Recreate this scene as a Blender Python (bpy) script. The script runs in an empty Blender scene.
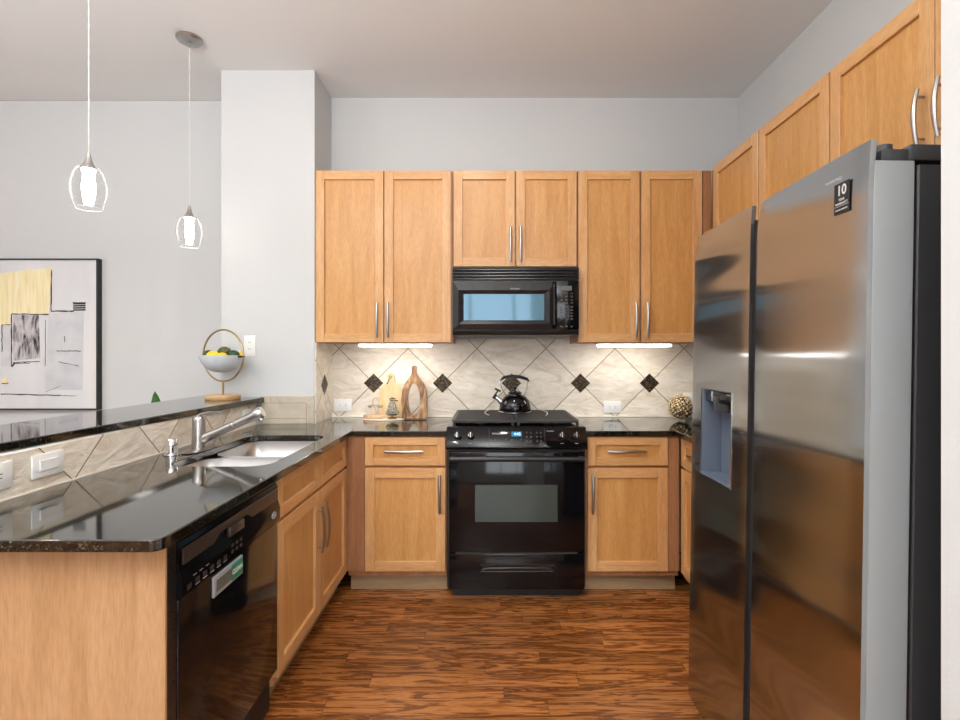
import bpy, bmesh, math, random
from mathutils import Vector, Matrix
random.seed(7)
PI = math.pi
sc = bpy.context.scene
COL = sc.collection

# ------------------------------------------------------------------ camera
cam_d = bpy.data.cameras.new('camera')
cam = bpy.data.objects.new('camera', cam_d); COL.objects.link(cam)
cam.location = (0, 0, 1.34); cam.rotation_euler = (PI/2, 0, 0)
cam_d.sensor_fit = 'HORIZONTAL'; cam_d.sensor_width = 36; cam_d.lens = 36*515/960
cam_d.shift_x = -7/960; cam_d.shift_y = -6/960
cam_d.clip_start = 0.02
sc.camera = cam
# ------------------------------------------------------------------ world, daylight, exposure
sc.view_settings.view_transform = 'Standard'; sc.view_settings.look = 'None'
sc.view_settings.gamma = 1; sc.view_settings.use_curve_mapping = False
sc.view_settings.exposure = -0.05
w = bpy.data.worlds.new('sky'); sc.world = w; w.use_nodes = True
w.node_tree.nodes['Background'].inputs[0].default_value = (0.75, 0.87, 1.0, 1)
w.node_tree.nodes['Background'].inputs[1].default_value = 1.0
def area(name, loc, rot, sx, sy, power, color):
    l = bpy.data.lights.new(name, 'AREA'); l.shape = 'RECTANGLE'; l.size = sx; l.size_y = sy
    l.energy = power; l.color = color
    o = bpy.data.objects.new(name, l); COL.objects.link(o); o.location = loc; o.rotation_euler = rot
    return o
area('daylight_window_front', (0.1, -4.12, 1.65), (PI/2, 0, 0), 2.6, 2.1, 95, (0.92, 0.96, 1.0))
area('daylight_window_left', (-5.12, -0.6, 1.65), (PI/2, 0, -PI/2), 3.6, 2.1, 55, (0.95, 0.975, 1.0))
# added fill lights with no lamp around them, brightening the ceiling from below
area('added_ceiling_fill', (-1.0, -0.6, 2.0), (PI, 0, 0), 1.2, 1.2, 235, (0.97, 0.98, 1.0))
area('added_ceiling_fill', (-3.2, 0.2, 1.9), (PI, 0, 0), 1.2, 1.2, 45, (0.97, 0.98, 1.0))
def added_downlight(x, y, e):
    l = bpy.data.lights.new('added_spot_light', 'AREA'); l.shape = 'DISK'; l.size = 0.14; l.energy = e; l.color = (1.0, 0.94, 0.86)
    o = bpy.data.objects.new('added_spot_light', l); COL.objects.link(o); o.location = (x, y, 3.05)
for x, y in ((-0.1, 1.9), (-2.6, 0.6), (-1.6, -2.0)):  # unseen downlights added to light the room
    added_downlight(x, y, 14)

# ------------------------------------------------------------------ materials
def nodes_mat(name):
    m = bpy.data.materials.new(name); m.use_nodes = True
    nt = m.node_tree; p = nt.nodes['Principled BSDF']
    return m, nt, p
def L(nt, a, b): nt.links.new(a, b)
def N(nt, t, **kw):
    n = nt.nodes.new(t)
    for k, v in kw.items():
        if k.startswith('i_'):
            n.inputs[k[2:].replace('_', ' ')].default_value = v
        else: setattr(n, k, v)
    return n
def srgb(r, g, b):
    f = lambda c: (c/255/12.92) if c/255 <= 0.04045 else ((c/255+0.055)/1.055)**2.4
    return (f(r), f(g), f(b), 1)
def plain(name, col, rough=0.5, metal=0.0, coat=0.0, emis=None, estr=0, spec=0.5, bump=0, bscale=200, trans=0, ior=1.5):
    m, nt, p = nodes_mat(name)
    p.inputs['Base Color'].default_value = col; p.inputs['Roughness'].default_value = rough
    p.inputs['Metallic'].default_value = metal; p.inputs['Coat Weight'].default_value = coat
    p.inputs['Specular IOR Level'].default_value = spec
    p.inputs['Transmission Weight'].default_value = trans; p.inputs['IOR'].default_value = ior
    if emis: p.inputs['Emission Color'].default_value = emis; p.inputs['Emission Strength'].default_value = estr
    tc = N(nt, 'ShaderNodeTexCoord'); nz = N(nt, 'ShaderNodeTexNoise'); nz.inputs['Scale'].default_value = bscale
    nz.inputs['Detail'].default_value = 3
    L(nt, tc.outputs['Object'], nz.inputs['Vector'])
    if bump:
        b = N(nt, 'ShaderNodeBump'); b.inputs['Strength'].default_value = bump; b.inputs['Distance'].default_value = 0.002
        L(nt, nz.outputs['Fac'], b.inputs['Height']); L(nt, b.outputs['Normal'], p.inputs['Normal'])
    elif trans == 0:
        mr = N(nt, 'ShaderNodeMapRange'); mr.inputs['To Min'].default_value = rough*0.92; mr.inputs['To Max'].default_value = min(1, rough*1.08)
        L(nt, nz.outputs['Fac'], mr.inputs['Value']); L(nt, mr.outputs['Result'], p.inputs['Roughness'])
    return m
def wood(name, c1, c2, c3, axis='z', scale=1.0, rough=0.36):
    m, nt, p = nodes_mat(name)
    tc = N(nt, 'ShaderNodeTexCoord'); oi = N(nt, 'ShaderNodeObjectInfo')
    off = N(nt, 'ShaderNodeVectorMath', operation='SCALE'); off.inputs[0].default_value = (7, 3, 5)
    L(nt, oi.outputs['Random'], off.inputs['Scale'])
    add = N(nt, 'ShaderNodeVectorMath', operation='ADD'); L(nt, tc.outputs['Object'], add.inputs[0]); L(nt, off.outputs[0], add.inputs[1])
    mp = N(nt, 'ShaderNodeMapping'); s = [9*scale]*3; s['xyz'.index(axis)] = 0.9*scale
    mp.inputs['Scale'].default_value = s; L(nt, add.outputs[0], mp.inputs['Vector'])
    n1 = N(nt, 'ShaderNodeTexNoise'); n1.inputs['Scale'].default_value = 1.6; n1.inputs['Detail'].default_value = 5; n1.inputs['Roughness'].default_value = .6; n1.inputs['Distortion'].default_value = 0.8
    L(nt, mp.outputs[0], n1.inputs['Vector'])
    n2 = N(nt, 'ShaderNodeTexNoise'); n2.inputs['Scale'].default_value = 22; n2.inputs['Detail'].default_value = 3
    L(nt, mp.outputs[0], n2.inputs['Vector'])
    r = N(nt, 'ShaderNodeValToRGB'); e = r.color_ramp.elements
    e[0].position = .3; e[0].color = c1; e[1].position = .72; e[1].color = c3
    k = e.new(.5); k.color = c2
    L(nt, n1.outputs['Fac'], r.inputs['Fac'])
    mx = N(nt, 'ShaderNodeMix', data_type='RGBA', blend_type='MULTIPLY'); mx.inputs['Factor'].default_value = .35
    r2 = N(nt, 'ShaderNodeValToRGB'); r2.color_ramp.elements[0].position = .35; r2.color_ramp.elements[0].color = (.6, .55, .5, 1); r2.color_ramp.elements[1].position = .6; r2.color_ramp.elements[1].color = (1, 1, 1, 1)
    L(nt, n2.outputs['Fac'], r2.inputs['Fac'])
    L(nt, r.outputs['Color'], mx.inputs['A']); L(nt, r2.outputs['Color'], mx.inputs['B'])
    L(nt, mx.outputs['Result'], p.inputs['Base Color'])
    p.inputs['Roughness'].default_value = rough; p.inputs['Coat Weight'].default_value = .15; p.inputs['Coat Roughness'].default_value = .25
    return m
def stone(name, base, rough=.5):
    """ivory stone tile body, shared look for all tile pieces"""
    m, nt, p = nodes_mat(name)
    tc = N(nt, 'ShaderNodeTexCoord')
    n = N(nt, 'ShaderNodeTexNoise'); n.inputs['Scale'].default_value = 5; n.inputs['Detail'].default_value = 7; n.inputs['Roughness'].default_value = .62; n.inputs['Distortion'].default_value = 1.2
    L(nt, tc.outputs['Object'], n.inputs['Vector'])
    r = N(nt, 'ShaderNodeValToRGB'); e = r.color_ramp.elements
    e[0].position = .3; e[0].color = tuple(c*.72 for c in base[:3])+(1,); e[1].position = .65; e[1].color = base
    L(nt, n.outputs['Fac'], r.inputs['Fac']); L(nt, r.outputs['Color'], p.inputs['Base Color'])
    b = N(nt, 'ShaderNodeBump'); b.inputs['Strength'].default_value = .35; b.inputs['Distance'].default_value = .006
    L(nt, n.outputs['Fac'], b.inputs['Height']); L(nt, b.outputs['Normal'], p.inputs['Normal'])
    p.inputs['Roughness'].default_value = rough
    return m
S = 0.4656/math.sqrt(2)
def tiles(name, axis, u0, v0=1.1435):
    m, nt, p = nodes_mat(name)
    def M(op, a, b=None):
        n = N(nt, 'ShaderNodeMath', operation=op)
        for i, v in enumerate((a, b)):
            if v is None: continue
            if isinstance(v, (int, float)): n.inputs[i].default_value = v
            else: L(nt, v, n.inputs[i])
        return n.outputs[0]
    tc = N(nt, 'ShaderNodeTexCoord'); sx = N(nt, 'ShaderNodeSeparateXYZ'); L(nt, tc.outputs['Object'], sx.inputs[0])
    u = M('SUBTRACT', sx.outputs['X' if axis == 'x' else 'Y'], u0); v = M('SUBTRACT', sx.outputs['Z'], v0)
    k = 1/math.sqrt(2)/S
    a = M('MULTIPLY', M('ADD', u, v), k); b = M('MULTIPLY', M('SUBTRACT', u, v), k)
    def dist(t): return M('ABSOLUTE', M('SUBTRACT', t, M('ROUND', t)))
    d = M('MULTIPLY', M('MINIMUM', dist(a), dist(b)), S)          # distance to the nearest grout line
    grout = N(nt, 'ShaderNodeMapRange'); L(nt, d, grout.inputs['Value'])
    grout.inputs['From Min'].default_value = .0014; grout.inputs['From Max'].default_value = .0026
    # per tile value
    cx = N(nt, 'ShaderNodeCombineXYZ'); L(nt, M('FLOOR', a), cx.inputs[0]); L(nt, M('FLOOR', b), cx.inputs[1])
    wn = N(nt, 'ShaderNodeTexWhiteNoise', noise_dimensions='3D'); L(nt, cx.outputs[0], wn.inputs['Vector'])
    off = N(nt, 'ShaderNodeVectorMath', operation='SCALE'); L(nt, wn.outputs['Color'], off.inputs[0]); off.inputs['Scale'].default_value = 20
    ad = N(nt, 'ShaderNodeVectorMath', operation='ADD'); L(nt, tc.outputs['Object'], ad.inputs[0]); L(nt, off.outputs[0], ad.inputs[1])
    n = N(nt, 'ShaderNodeTexNoise'); n.inputs['Scale'].default_value = 5; n.inputs['Detail'].default_value = 8; n.inputs['Roughness'].default_value = .6; n.inputs['Distortion'].default_value = 1.8
    mpp = N(nt, 'ShaderNodeMapping'); mpp.inputs['Scale'].default_value = (1, 1, 2.6); mpp.inputs['Rotation'].default_value = (.3, .3, 0); L(nt, ad.outputs[0], mpp.inputs['Vector']); L(nt, mpp.outputs[0], n.inputs['Vector'])
    r = N(nt, 'ShaderNodeValToRGB'); e = r.color_ramp.elements
    e[0].position = .28; e[0].color = srgb(212, 197, 175); e[1].position = .66; e[1].color = srgb(241, 233, 219)
    q = e.new(.47); q.color = srgb(229, 218, 201)
    L(nt, n.outputs['Fac'], r.inputs['Fac'])
    hsv = N(nt, 'ShaderNodeHueSaturation'); mr = N(nt, 'ShaderNodeMapRange'); mr.inputs['To Min'].default_value = .9; mr.inputs['To Max'].default_value = 1.08
    L(nt, wn.outputs['Value'], mr.inputs['Value']); L(nt, mr.outputs['Result'], hsv.inputs['Value']); L(nt, r.outputs['Color'], hsv.inputs['Color'])
    mx = N(nt, 'ShaderNodeMix', data_type='RGBA'); mx.inputs['A'].default_value = srgb(138, 114, 88)
    L(nt, grout.outputs['Result'], mx.inputs['Factor']); L(nt, hsv.outputs['Color'], mx.inputs['B'])
    L(nt, mx.outputs['Result'], p.inputs['Base Color'])
    hb = M('ADD', M('MULTIPLY', grout.outputs['Result'], .8), n.outputs['Fac'])
    bp = N(nt, 'ShaderNodeBump'); bp.inputs['Strength'].default_value = .8; bp.inputs['Distance'].default_value = .012
    L(nt, hb, bp.inputs['Height']); L(nt, bp.outputs['Normal'], p.inputs['Normal'])
    p.inputs['Roughness'].default_value = .42
    return m
def granite():
    m, nt, p = nodes_mat('black_granite')
    tc = N(nt, 'ShaderNodeTexCoord')
    v = N(nt, 'ShaderNodeTexVoronoi'); v.inputs['Scale'].default_value = 230
    n = N(nt, 'ShaderNodeTexNoise'); n.inputs['Scale'].default_value = 70; n.inputs['Detail'].default_value = 4
    L(nt, tc.outputs['Object'], v.inputs['Vector']); L(nt, tc.outputs['Object'], n.inputs['Vector'])
    sp = N(nt, 'ShaderNodeSeparateColor'); L(nt, v.outputs['Color'], sp.inputs[0])
    r = N(nt, 'ShaderNodeValToRGB'); r.color_ramp.interpolation = 'CONSTANT'; e = r.color_ramp.elements
    e[0].position = 0; e[0].color = srgb(14, 13, 12); e[1].position = .55; e[1].color = srgb(36, 34, 26)
    for ps, c in ((.66, (46, 45, 34)), (.80, (20, 23, 18)), (.88, (62, 60, 46)), (.96, (82, 82, 70))):
        k = e.new(ps); k.color = srgb(*c)
    L(nt, sp.outputs[0], r.inputs['Fac'])
    mx = N(nt, 'ShaderNodeMix', data_type='RGBA', blend_type='MULTIPLY'); mx.inputs['Factor'].default_value = .7
    r2 = N(nt, 'ShaderNodeValToRGB'); r2.color_ramp.elements[0].position = .38; r2.color_ramp.elements[1].position = .62
    r2.color_ramp.elements[0].color = (.3, .3, .3, 1)
    L(nt, n.outputs['Fac'], r2.inputs['Fac']); L(nt, r.outputs['Color'], mx.inputs['A']); L(nt, r2.outputs['Color'], mx.inputs['B'])
    L(nt, mx.outputs['Result'], p.inputs['Base Color'])
    p.inputs['Roughness'].default_value = .07; p.inputs['Specular IOR Level'].default_value = .7
    p.inputs['Coat Weight'].default_value = .3; p.inputs['Coat Roughness'].default_value = .03
    return m
def floor_mat():
    m, nt, p = nodes_mat('oak_plank_floor')
    tc = N(nt, 'ShaderNodeTexCoord')
    def M(op, a, b=None):
        n = N(nt, 'ShaderNodeMath', operation=op)
        for i, v in enumerate((a, b)):
            if v is None: continue
            if isinstance(v, (int, float)): n.inputs[i].default_value = v
            else: L(nt, v, n.inputs[i])
        return n.outputs[0]
    sx = N(nt, 'ShaderNodeSeparateXYZ'); L(nt, tc.outputs['Object'], sx.inputs[0])
    v = M('MULTIPLY', sx.outputs['Y'], 1/.083); row = M('FLOOR', v)
    w1 = N(nt, 'ShaderNodeTexWhiteNoise', noise_dimensions='1D'); L(nt, row, w1.inputs['W'])
    u = M('ADD', M('MULTIPLY', sx.outputs['X'], 1/.85), M('MULTIPLY', w1.outputs['Value'], 7)); colm = M('FLOOR', u)
    cc = N(nt, 'ShaderNodeCombineXYZ'); L(nt, row, cc.inputs[0]); L(nt, colm, cc.inputs[1])
    wn = N(nt, 'ShaderNodeTexWhiteNoise', noise_dimensions='3D'); L(nt, cc.outputs[0], wn.inputs['Vector'])
    du = M('MULTIPLY', M('ABSOLUTE', M('SUBTRACT', u, M('ROUND', u))), .85); dv = M('MULTIPLY', M('ABSOLUTE', M('SUBTRACT', v, M('ROUND', v))), .083)
    jn = N(nt, 'ShaderNodeMapRange'); L(nt, M('MINIMUM', du, dv), jn.inputs['Value'])
    jn.inputs['From Min'].default_value = .0006; jn.inputs['From Max'].default_value = .0022; jn.inputs['To Min'].default_value = .5; jn.inputs['To Max'].default_value = 0
    off = N(nt, 'ShaderNodeVectorMath', operation='SCALE'); L(nt, wn.outputs['Color'], off.inputs[0]); off.inputs['Scale'].default_value = 19
    ad = N(nt, 'ShaderNodeVectorMath', operation='ADD'); L(nt, tc.outputs['Object'], ad.inputs[0]); L(nt, off.outputs[0], ad.inputs[1])
    mp = N(nt, 'ShaderNodeMapping'); mp.inputs['Scale'].default_value = (2.0, 20, 1); L(nt, ad.outputs[0], mp.inputs['Vector'])
    n = N(nt, 'ShaderNodeTexNoise'); n.inputs['Scale'].default_value = 1.5; n.inputs['Detail'].default_value = 6; n.inputs['Roughness'].default_value = .62; n.inputs['Distortion'].default_value = 1.6
    L(nt, mp.outputs[0], n.inputs['Vector'])
    wv = N(nt, 'ShaderNodeMath', operation='MULTIPLY'); wv.inputs[1].default_value = 25; L(nt, n.outputs['Fac'], wv.inputs[0])
    sn = N(nt, 'ShaderNodeMath', operation='SINE'); L(nt, wv.outputs[0], sn.inputs[0])
    r = N(nt, 'ShaderNodeValToRGB'); e = r.color_ramp.elements
    e[0].position = .25; e[0].color = srgb(80, 42, 18); e[1].position = .70; e[1].color = srgb(174, 112, 58)
    k = e.new(.45); k.color = srgb(142, 84, 38)
    mr = N(nt, 'ShaderNodeMapRange'); mr.inputs['From Min'].default_value = -1; L(nt, sn.outputs[0], mr.inputs['Value'])
    mm = N(nt, 'ShaderNodeMix'); mm.inputs['Factor'].default_value = .31; L(nt, n.outputs['Fac'], mm.inputs['A']); L(nt, mr.outputs['Result'], mm.inputs['B'])
    L(nt, mm.outputs['Result'], r.inputs['Fac'])
    hsv = N(nt, 'ShaderNodeHueSaturation'); m2 = N(nt, 'ShaderNodeMapRange'); m2.inputs['To Min'].default_value = .75; m2.inputs['To Max'].default_value = 1.2; L(nt, wn.outputs['Value'], m2.inputs['Value'])
    L(nt, m2.outputs['Result'], hsv.inputs['Value']); L(nt, r.outputs['Color'], hsv.inputs['Color'])
    mx = N(nt, 'ShaderNodeMix', data_type='RGBA'); mx.inputs['B'].default_value = srgb(48, 24, 12)
    L(nt, jn.outputs['Result'], mx.inputs['Factor']); L(nt, hsv.outputs['Color'], mx.inputs['A']); L(nt, mx.outputs['Result'], p.inputs['Base Color'])
    b = N(nt, 'ShaderNodeBump'); b.inputs['Strength'].default_value = .15; b.inputs['Distance'].default_value = .003
    L(nt, n.outputs['Fac'], b.inputs['Height']); L(nt, b.outputs['Normal'], p.inputs['Normal'])
    p.inputs['Roughness'].default_value = .27; p.inputs['Specular IOR Level'].default_value = .5
    return m
def steel(name, col, rough, aniso=0.0, rot=0.0, wav=0.0):
    m, nt, p = nodes_mat(name)
    tc = N(nt, 'ShaderNodeTexCoord'); mp = N(nt, 'ShaderNodeMapping'); mp.inputs['Scale'].default_value = (1, 1, 1) if wav else (30, 30, 30)
    L(nt, tc.outputs['Object'], mp.inputs['Vector'])
    n = N(nt, 'ShaderNodeTexNoise'); n.inputs['Scale'].default_value = 1; n.inputs['Detail'].default_value = 2; L(nt, mp.outputs[0], n.inputs['Vector'])
    mr = N(nt, 'ShaderNodeMapRange'); mr.inputs['To Min'].default_value = rough*.85; mr.inputs['To Max'].default_value = rough*1.15
    L(nt, n.outputs['Fac'], mr.inputs['Value']); L(nt, mr.outputs['Result'], p.inputs['Roughness'])
    if wav:
        n2 = N(nt, 'ShaderNodeTexNoise'); n2.inputs['Scale'].default_value = 1; n2.inputs['Detail'].default_value = 1; mp2 = N(nt, 'ShaderNodeMapping'); mp2.inputs['Scale'].default_value = (.1, .5, 3.2); L(nt, tc.outputs['Object'], mp2.inputs['Vector']); L(nt, mp2.outputs[0], n2.inputs['Vector'])
        b = N(nt, 'ShaderNodeBump'); b.inputs['Strength'].default_value = 1; b.inputs['Distance'].default_value = wav
        L(nt, n2.outputs['Fac'], b.inputs['Height']); L(nt, b.outputs['Normal'], p.inputs['Normal'])
    p.inputs['Base Color'].default_value = col; p.inputs['Metallic'].default_value = 1
    if aniso:
        tg = N(nt, 'ShaderNodeTangent', direction_type='RADIAL', axis='Z'); L(nt, tg.outputs[0], p.inputs['Tangent'])
        p.inputs['Anisotropic'].default_value = aniso; p.inputs['Anisotropic Rotation'].default_value = rot
    return m
def mottled(name, cols, scale, rough=.5, metal=0, stretch=(1, 1, 1), bump=0, dist=0.5):
    m, nt, p = nodes_mat(name)
    tc = N(nt, 'ShaderNodeTexCoord'); mp = N(nt, 'ShaderNodeMapping'); mp.inputs['Scale'].default_value = stretch
    L(nt, tc.outputs['Object'], mp.inputs['Vector'])
    n = N(nt, 'ShaderNodeTexNoise'); n.inputs['Scale'].default_value = scale; n.inputs['Detail'].default_value = 5; n.inputs['Distortion'].default_value = dist
    L(nt, mp.outputs[0], n.inputs['Vector'])
    r = N(nt, 'ShaderNodeValToRGB'); e = r.color_ramp.elements
    e[0].position = .36; e[0].color = cols[0]; e[1].position = .64; e[1].color = cols[-1]
    for i, c in enumerate(cols[1:-1]): k = e.new(.36+.28*(i+1)/(len(cols)-1)); k.color = c
    L(nt, n.outputs['Fac'], r.inputs['Fac']); L(nt, r.outputs['Color'], p.inputs['Base Color'])
    p.inputs['Roughness'].default_value = rough; p.inputs['Metallic'].default_value = metal
    if bump:
        b = N(nt, 'ShaderNodeBump'); b.inputs['Strength'].default_value = .8; b.inputs['Distance'].default_value = bump
        L(nt, n.outputs['Fac'], b.inputs['Height']); L(nt, b.outputs['Normal'], p.inputs['Normal'])
    return m

W1, W2, W3 = srgb(205, 150, 92), srgb(216, 165, 109), srgb(225, 178, 125)
M_WV = wood('maple_vertical', W1, W2, W3, 'z')
M_WX = wood('maple_along_x', W1, W2, W3, 'x')
M_WY = wood('maple_along_y', W1, W2, W3, 'y')
M_WP = wood('maple_centre_panel', srgb(196, 140, 76), srgb(208, 153, 89), srgb(217, 164, 101), 'z', 1.4)
M_FILL = wood('maple_shadow_filler', srgb(150, 102, 66), srgb(166, 116, 78), srgb(178, 128, 90), 'z')  # darker maple; shade in the gaps between doors put into its colour
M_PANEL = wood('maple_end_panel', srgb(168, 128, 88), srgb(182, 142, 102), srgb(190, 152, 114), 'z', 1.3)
M_KICK = wood('toe_kick_board', srgb(150, 124, 92), srgb(166, 140, 106), srgb(176, 150, 118), 'x')
M_WALL = plain('painted_wall', srgb(205, 206, 205), .85, bump=.25, bscale=130, spec=.2)
M_CEIL = plain('painted_ceiling', srgb(230, 231, 230), .9, bump=.15, bscale=110, spec=.2)
M_FLOOR = floor_mat(); M_GRAN = granite()
M_TX = tiles('diagonal_tile_back', 'x', (374-487)/515*3.49)
M_TY = tiles('diagonal_tile_knee', 'y', 1.744-.2328)
M_TYC = tiles('diagonal_tile_column', 'y', 3.31)
M_STONE = stone('stone_tile_border', srgb(205, 194, 174))
M_GROUT = plain('grout_line', srgb(150, 132, 108), .8)
M_BRONZE = mottled('bronze_relief_tile', [srgb(30, 24, 18), srgb(58, 48, 36), srgb(120, 102, 76)], 110, .35, .6, bump=.004)
M_STEEL = steel('brushed_steel_door', (0.41, 0.42, 0.43, 1), .17, .85, .0, .05)
M_SIDE = plain('grey_painted_door_side', srgb(158, 162, 162), .4, metal=.3)
M_DARKG = plain('dark_grey_cabinet', srgb(62, 62, 64), .45, metal=.2)
M_CHROME = steel('polished_chrome', (0.8, 0.8, 0.8, 1), .06)
M_NICKEL = steel('brushed_nickel', (0.42, 0.40, 0.38, 1), .30)
M_SINK = steel('sink_steel', (0.50, 0.50, 0.50, 1), .34)
M_BLACK = plain('black_gloss', (0.004, 0.004, 0.005, 1), .09, spec=.4)
M_BLKS = plain('black_satin', (0.010, 0.010, 0.011, 1), .28, spec=.5)
M_BLKP = plain('black_matte', (0.012, 0.012, 0.012, 1), .5, spec=.4)
M_IRON = plain('cast_iron', (0.022, 0.021, 0.020, 1), .42, bump=.2, bscale=400)
M_WINGL = plain('oven_window_glass', (0.030, 0.050, 0.045, 1), .06, spec=.6)
M_MWGL = plain('microwave_window_glass', (0.08, 0.17, 0.23, 1), .05, spec=.9)  # reflected window light put into the blue base colour and tint
M_MWGL.node_tree.nodes['Principled BSDF'].inputs['Specular Tint'].default_value = (.55, .8, 1, 1)
M_WHITE = plain('white_plastic', srgb(236, 235, 232), .35)
M_SLOT = plain('outlet_slot', srgb(90, 90, 90), .6)
M_PRINT = plain('white_print', srgb(200, 200, 198), .5)
M_DISP = plain('blue_display', srgb(10, 60, 90), .2, emis=srgb(40, 160, 220), estr=.5)
M_DIGIT = plain('display_digits', srgb(200, 240, 255), .3, emis=srgb(190, 240, 255), estr=.5)
M_GREYD = plain('grey_display', srgb(96, 98, 92), .3)
M_DWSTRIP = plain('grey_metallic_strip', srgb(78, 70, 66), .3, metal=.6)
M_GREEN = plain('green_sign', srgb(20, 128, 104), .4)
M_SILVER = plain('silver_plastic', srgb(178, 184, 188), .35, metal=.4)
M_GOLD = steel('brass_ring', (0.40, 0.28, 0.14, 1), .3)
M_BASEW = wood('light_wood_disc', srgb(196, 156, 108), srgb(214, 176, 128), srgb(224, 190, 146), 'x', 2)
M_BOWL = plain('pale_grey_bowl', srgb(206, 210, 214), .45)
M_LEMON = plain('lemon_skin', srgb(238, 204, 40), .45, bump=.4, bscale=300)
M_LIME = mottled('avocado_skin', [srgb(34, 48, 22), srgb(70, 78, 34), srgb(104, 96, 52)], 30, .5, bump=.002)
M_LIME2 = mottled('dark_lime_skin', [srgb(20, 46, 24), srgb(36, 70, 34), srgb(52, 88, 44)], 30, .4, bump=.002)
M_VASE = mottled('streaked_wood_vase', [srgb(92, 58, 34), srgb(164, 122, 82), srgb(208, 172, 128)], 9, .35, stretch=(3, 3, .8), dist=1.5)
M_BAMBOO = wood('light_bamboo_board', srgb(212, 180, 126), srgb(222, 194, 144), srgb(230, 206, 162), 'z', 2.5)
M_TAN = mottled('tan_ceramic', [srgb(190, 150, 112), srgb(214, 180, 144)], 20, .4)
M_PEARL = mottled('speckled_ornament', [srgb(60, 52, 40), srgb(150, 140, 120), srgb(224, 220, 208)], 160, .3, bump=.003)
M_CREAM = plain('cream_ceramic', srgb(236, 230, 216), .35)
M_HYD = mottled('dried_flower_petal', [srgb(150, 110, 56), srgb(230, 202, 146), srgb(250, 240, 212)], 70, .6)
M_HYDC = plain('flower_core', srgb(52, 36, 18), .9)
M_LEAF = mottled('leaf_green', [srgb(30, 84, 30), srgb(58, 124, 44)], 14, .4)
M_POT = plain('planter_grey', srgb(120, 118, 114), .6)
M_EMIT = plain('lamp_tube', (1, 1, 1, 1), .5, emis=(1.0, 0.96, 0.90, 1), estr=16)
M_SHADE = plain('frosted_inner_glass', (1, 1, 1, 1), .4, emis=(1.0, 0.96, 0.90, 1), estr=18)
M_CORD = plain('clear_cord', srgb(216, 212, 206), .35)
M_FRAMEB = plain('black_picture_frame', srgb(30, 26, 24), .45)
M_CANVAS = mottled('canvas_white', [srgb(210, 211, 213), srgb(218, 219, 220), srgb(226, 224, 222)], 3, .75, stretch=(1, 1, .35))
M_CREAMP = mottled('cream_paint', [srgb(232, 214, 160), srgb(240, 226, 178), srgb(244, 234, 200)], 6, .75, stretch=(8, 1, .6))
M_SKETCH = mottled('charcoal_sketch', [srgb(44, 42, 44), srgb(140, 136, 138), srgb(190, 186, 188), srgb(204, 200, 202)], 14, .8, stretch=(2.4, 1, .7), dist=1.0)
M_INK = plain('charcoal_line', srgb(44, 40, 40), .8)
M_GREYP = mottled('pale_grey_paint', [srgb(198, 200, 204), srgb(212, 212, 214)], 8, .75)
def clear_glass():
    m, nt, p = nodes_mat('clear_thin_glass')
    out = nt.nodes['Material Output']
    t = N(nt, 'ShaderNodeBsdfTransparent'); t.inputs[0].default_value = (.985, .985, .985, 1)
    g = N(nt, 'ShaderNodeBsdfGlossy'); g.inputs['Roughness'].default_value = .05; g.inputs['Color'].default_value = (.55, .55, .55, 1)
    lw = N(nt, 'ShaderNodeLayerWeight'); lw.inputs['Blend'].default_value = .07
    nz = N(nt, 'ShaderNodeTexNoise'); nz.inputs['Scale'].default_value = 40
    b = N(nt, 'ShaderNodeBump'); b.inputs['Distance'].default_value = .002; L(nt, nz.outputs['Fac'], b.inputs['Height']); L(nt, b.outputs['Normal'], g.inputs['Normal'])
    tl = N(nt, 'ShaderNodeBsdfTranslucent'); tl.inputs[0].default_value = (1, 1, 1, 1); df = N(nt, 'ShaderNodeBsdfDiffuse'); df.inputs[0].default_value = (1, 1, 1, 1)
    m1 = N(nt, 'ShaderNodeMixShader'); m1.inputs[0].default_value = .5; L(nt, tl.outputs[0], m1.inputs[1]); L(nt, df.outputs[0], m1.inputs[2])
    m2 = N(nt, 'ShaderNodeMixShader'); m2.inputs[0].default_value = .8; L(nt, m1.outputs[0], m2.inputs[1]); L(nt, g.outputs[0], m2.inputs[2])
    mx = N(nt, 'ShaderNodeMixShader'); L(nt, lw.outputs['Fresnel'], mx.inputs[0]); L(nt, t.outputs[0], mx.inputs[1]); L(nt, m2.outputs[0], mx.inputs[2])
    L(nt, mx.outputs[0], out.inputs['Surface'])
    return m
M_GLASS = clear_glass()
M_RIM = plain('glass_rim_white', srgb(236, 238, 240), .15, spec=.8)  # opaque white; bright edge of the clear glass put into the colour

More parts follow.
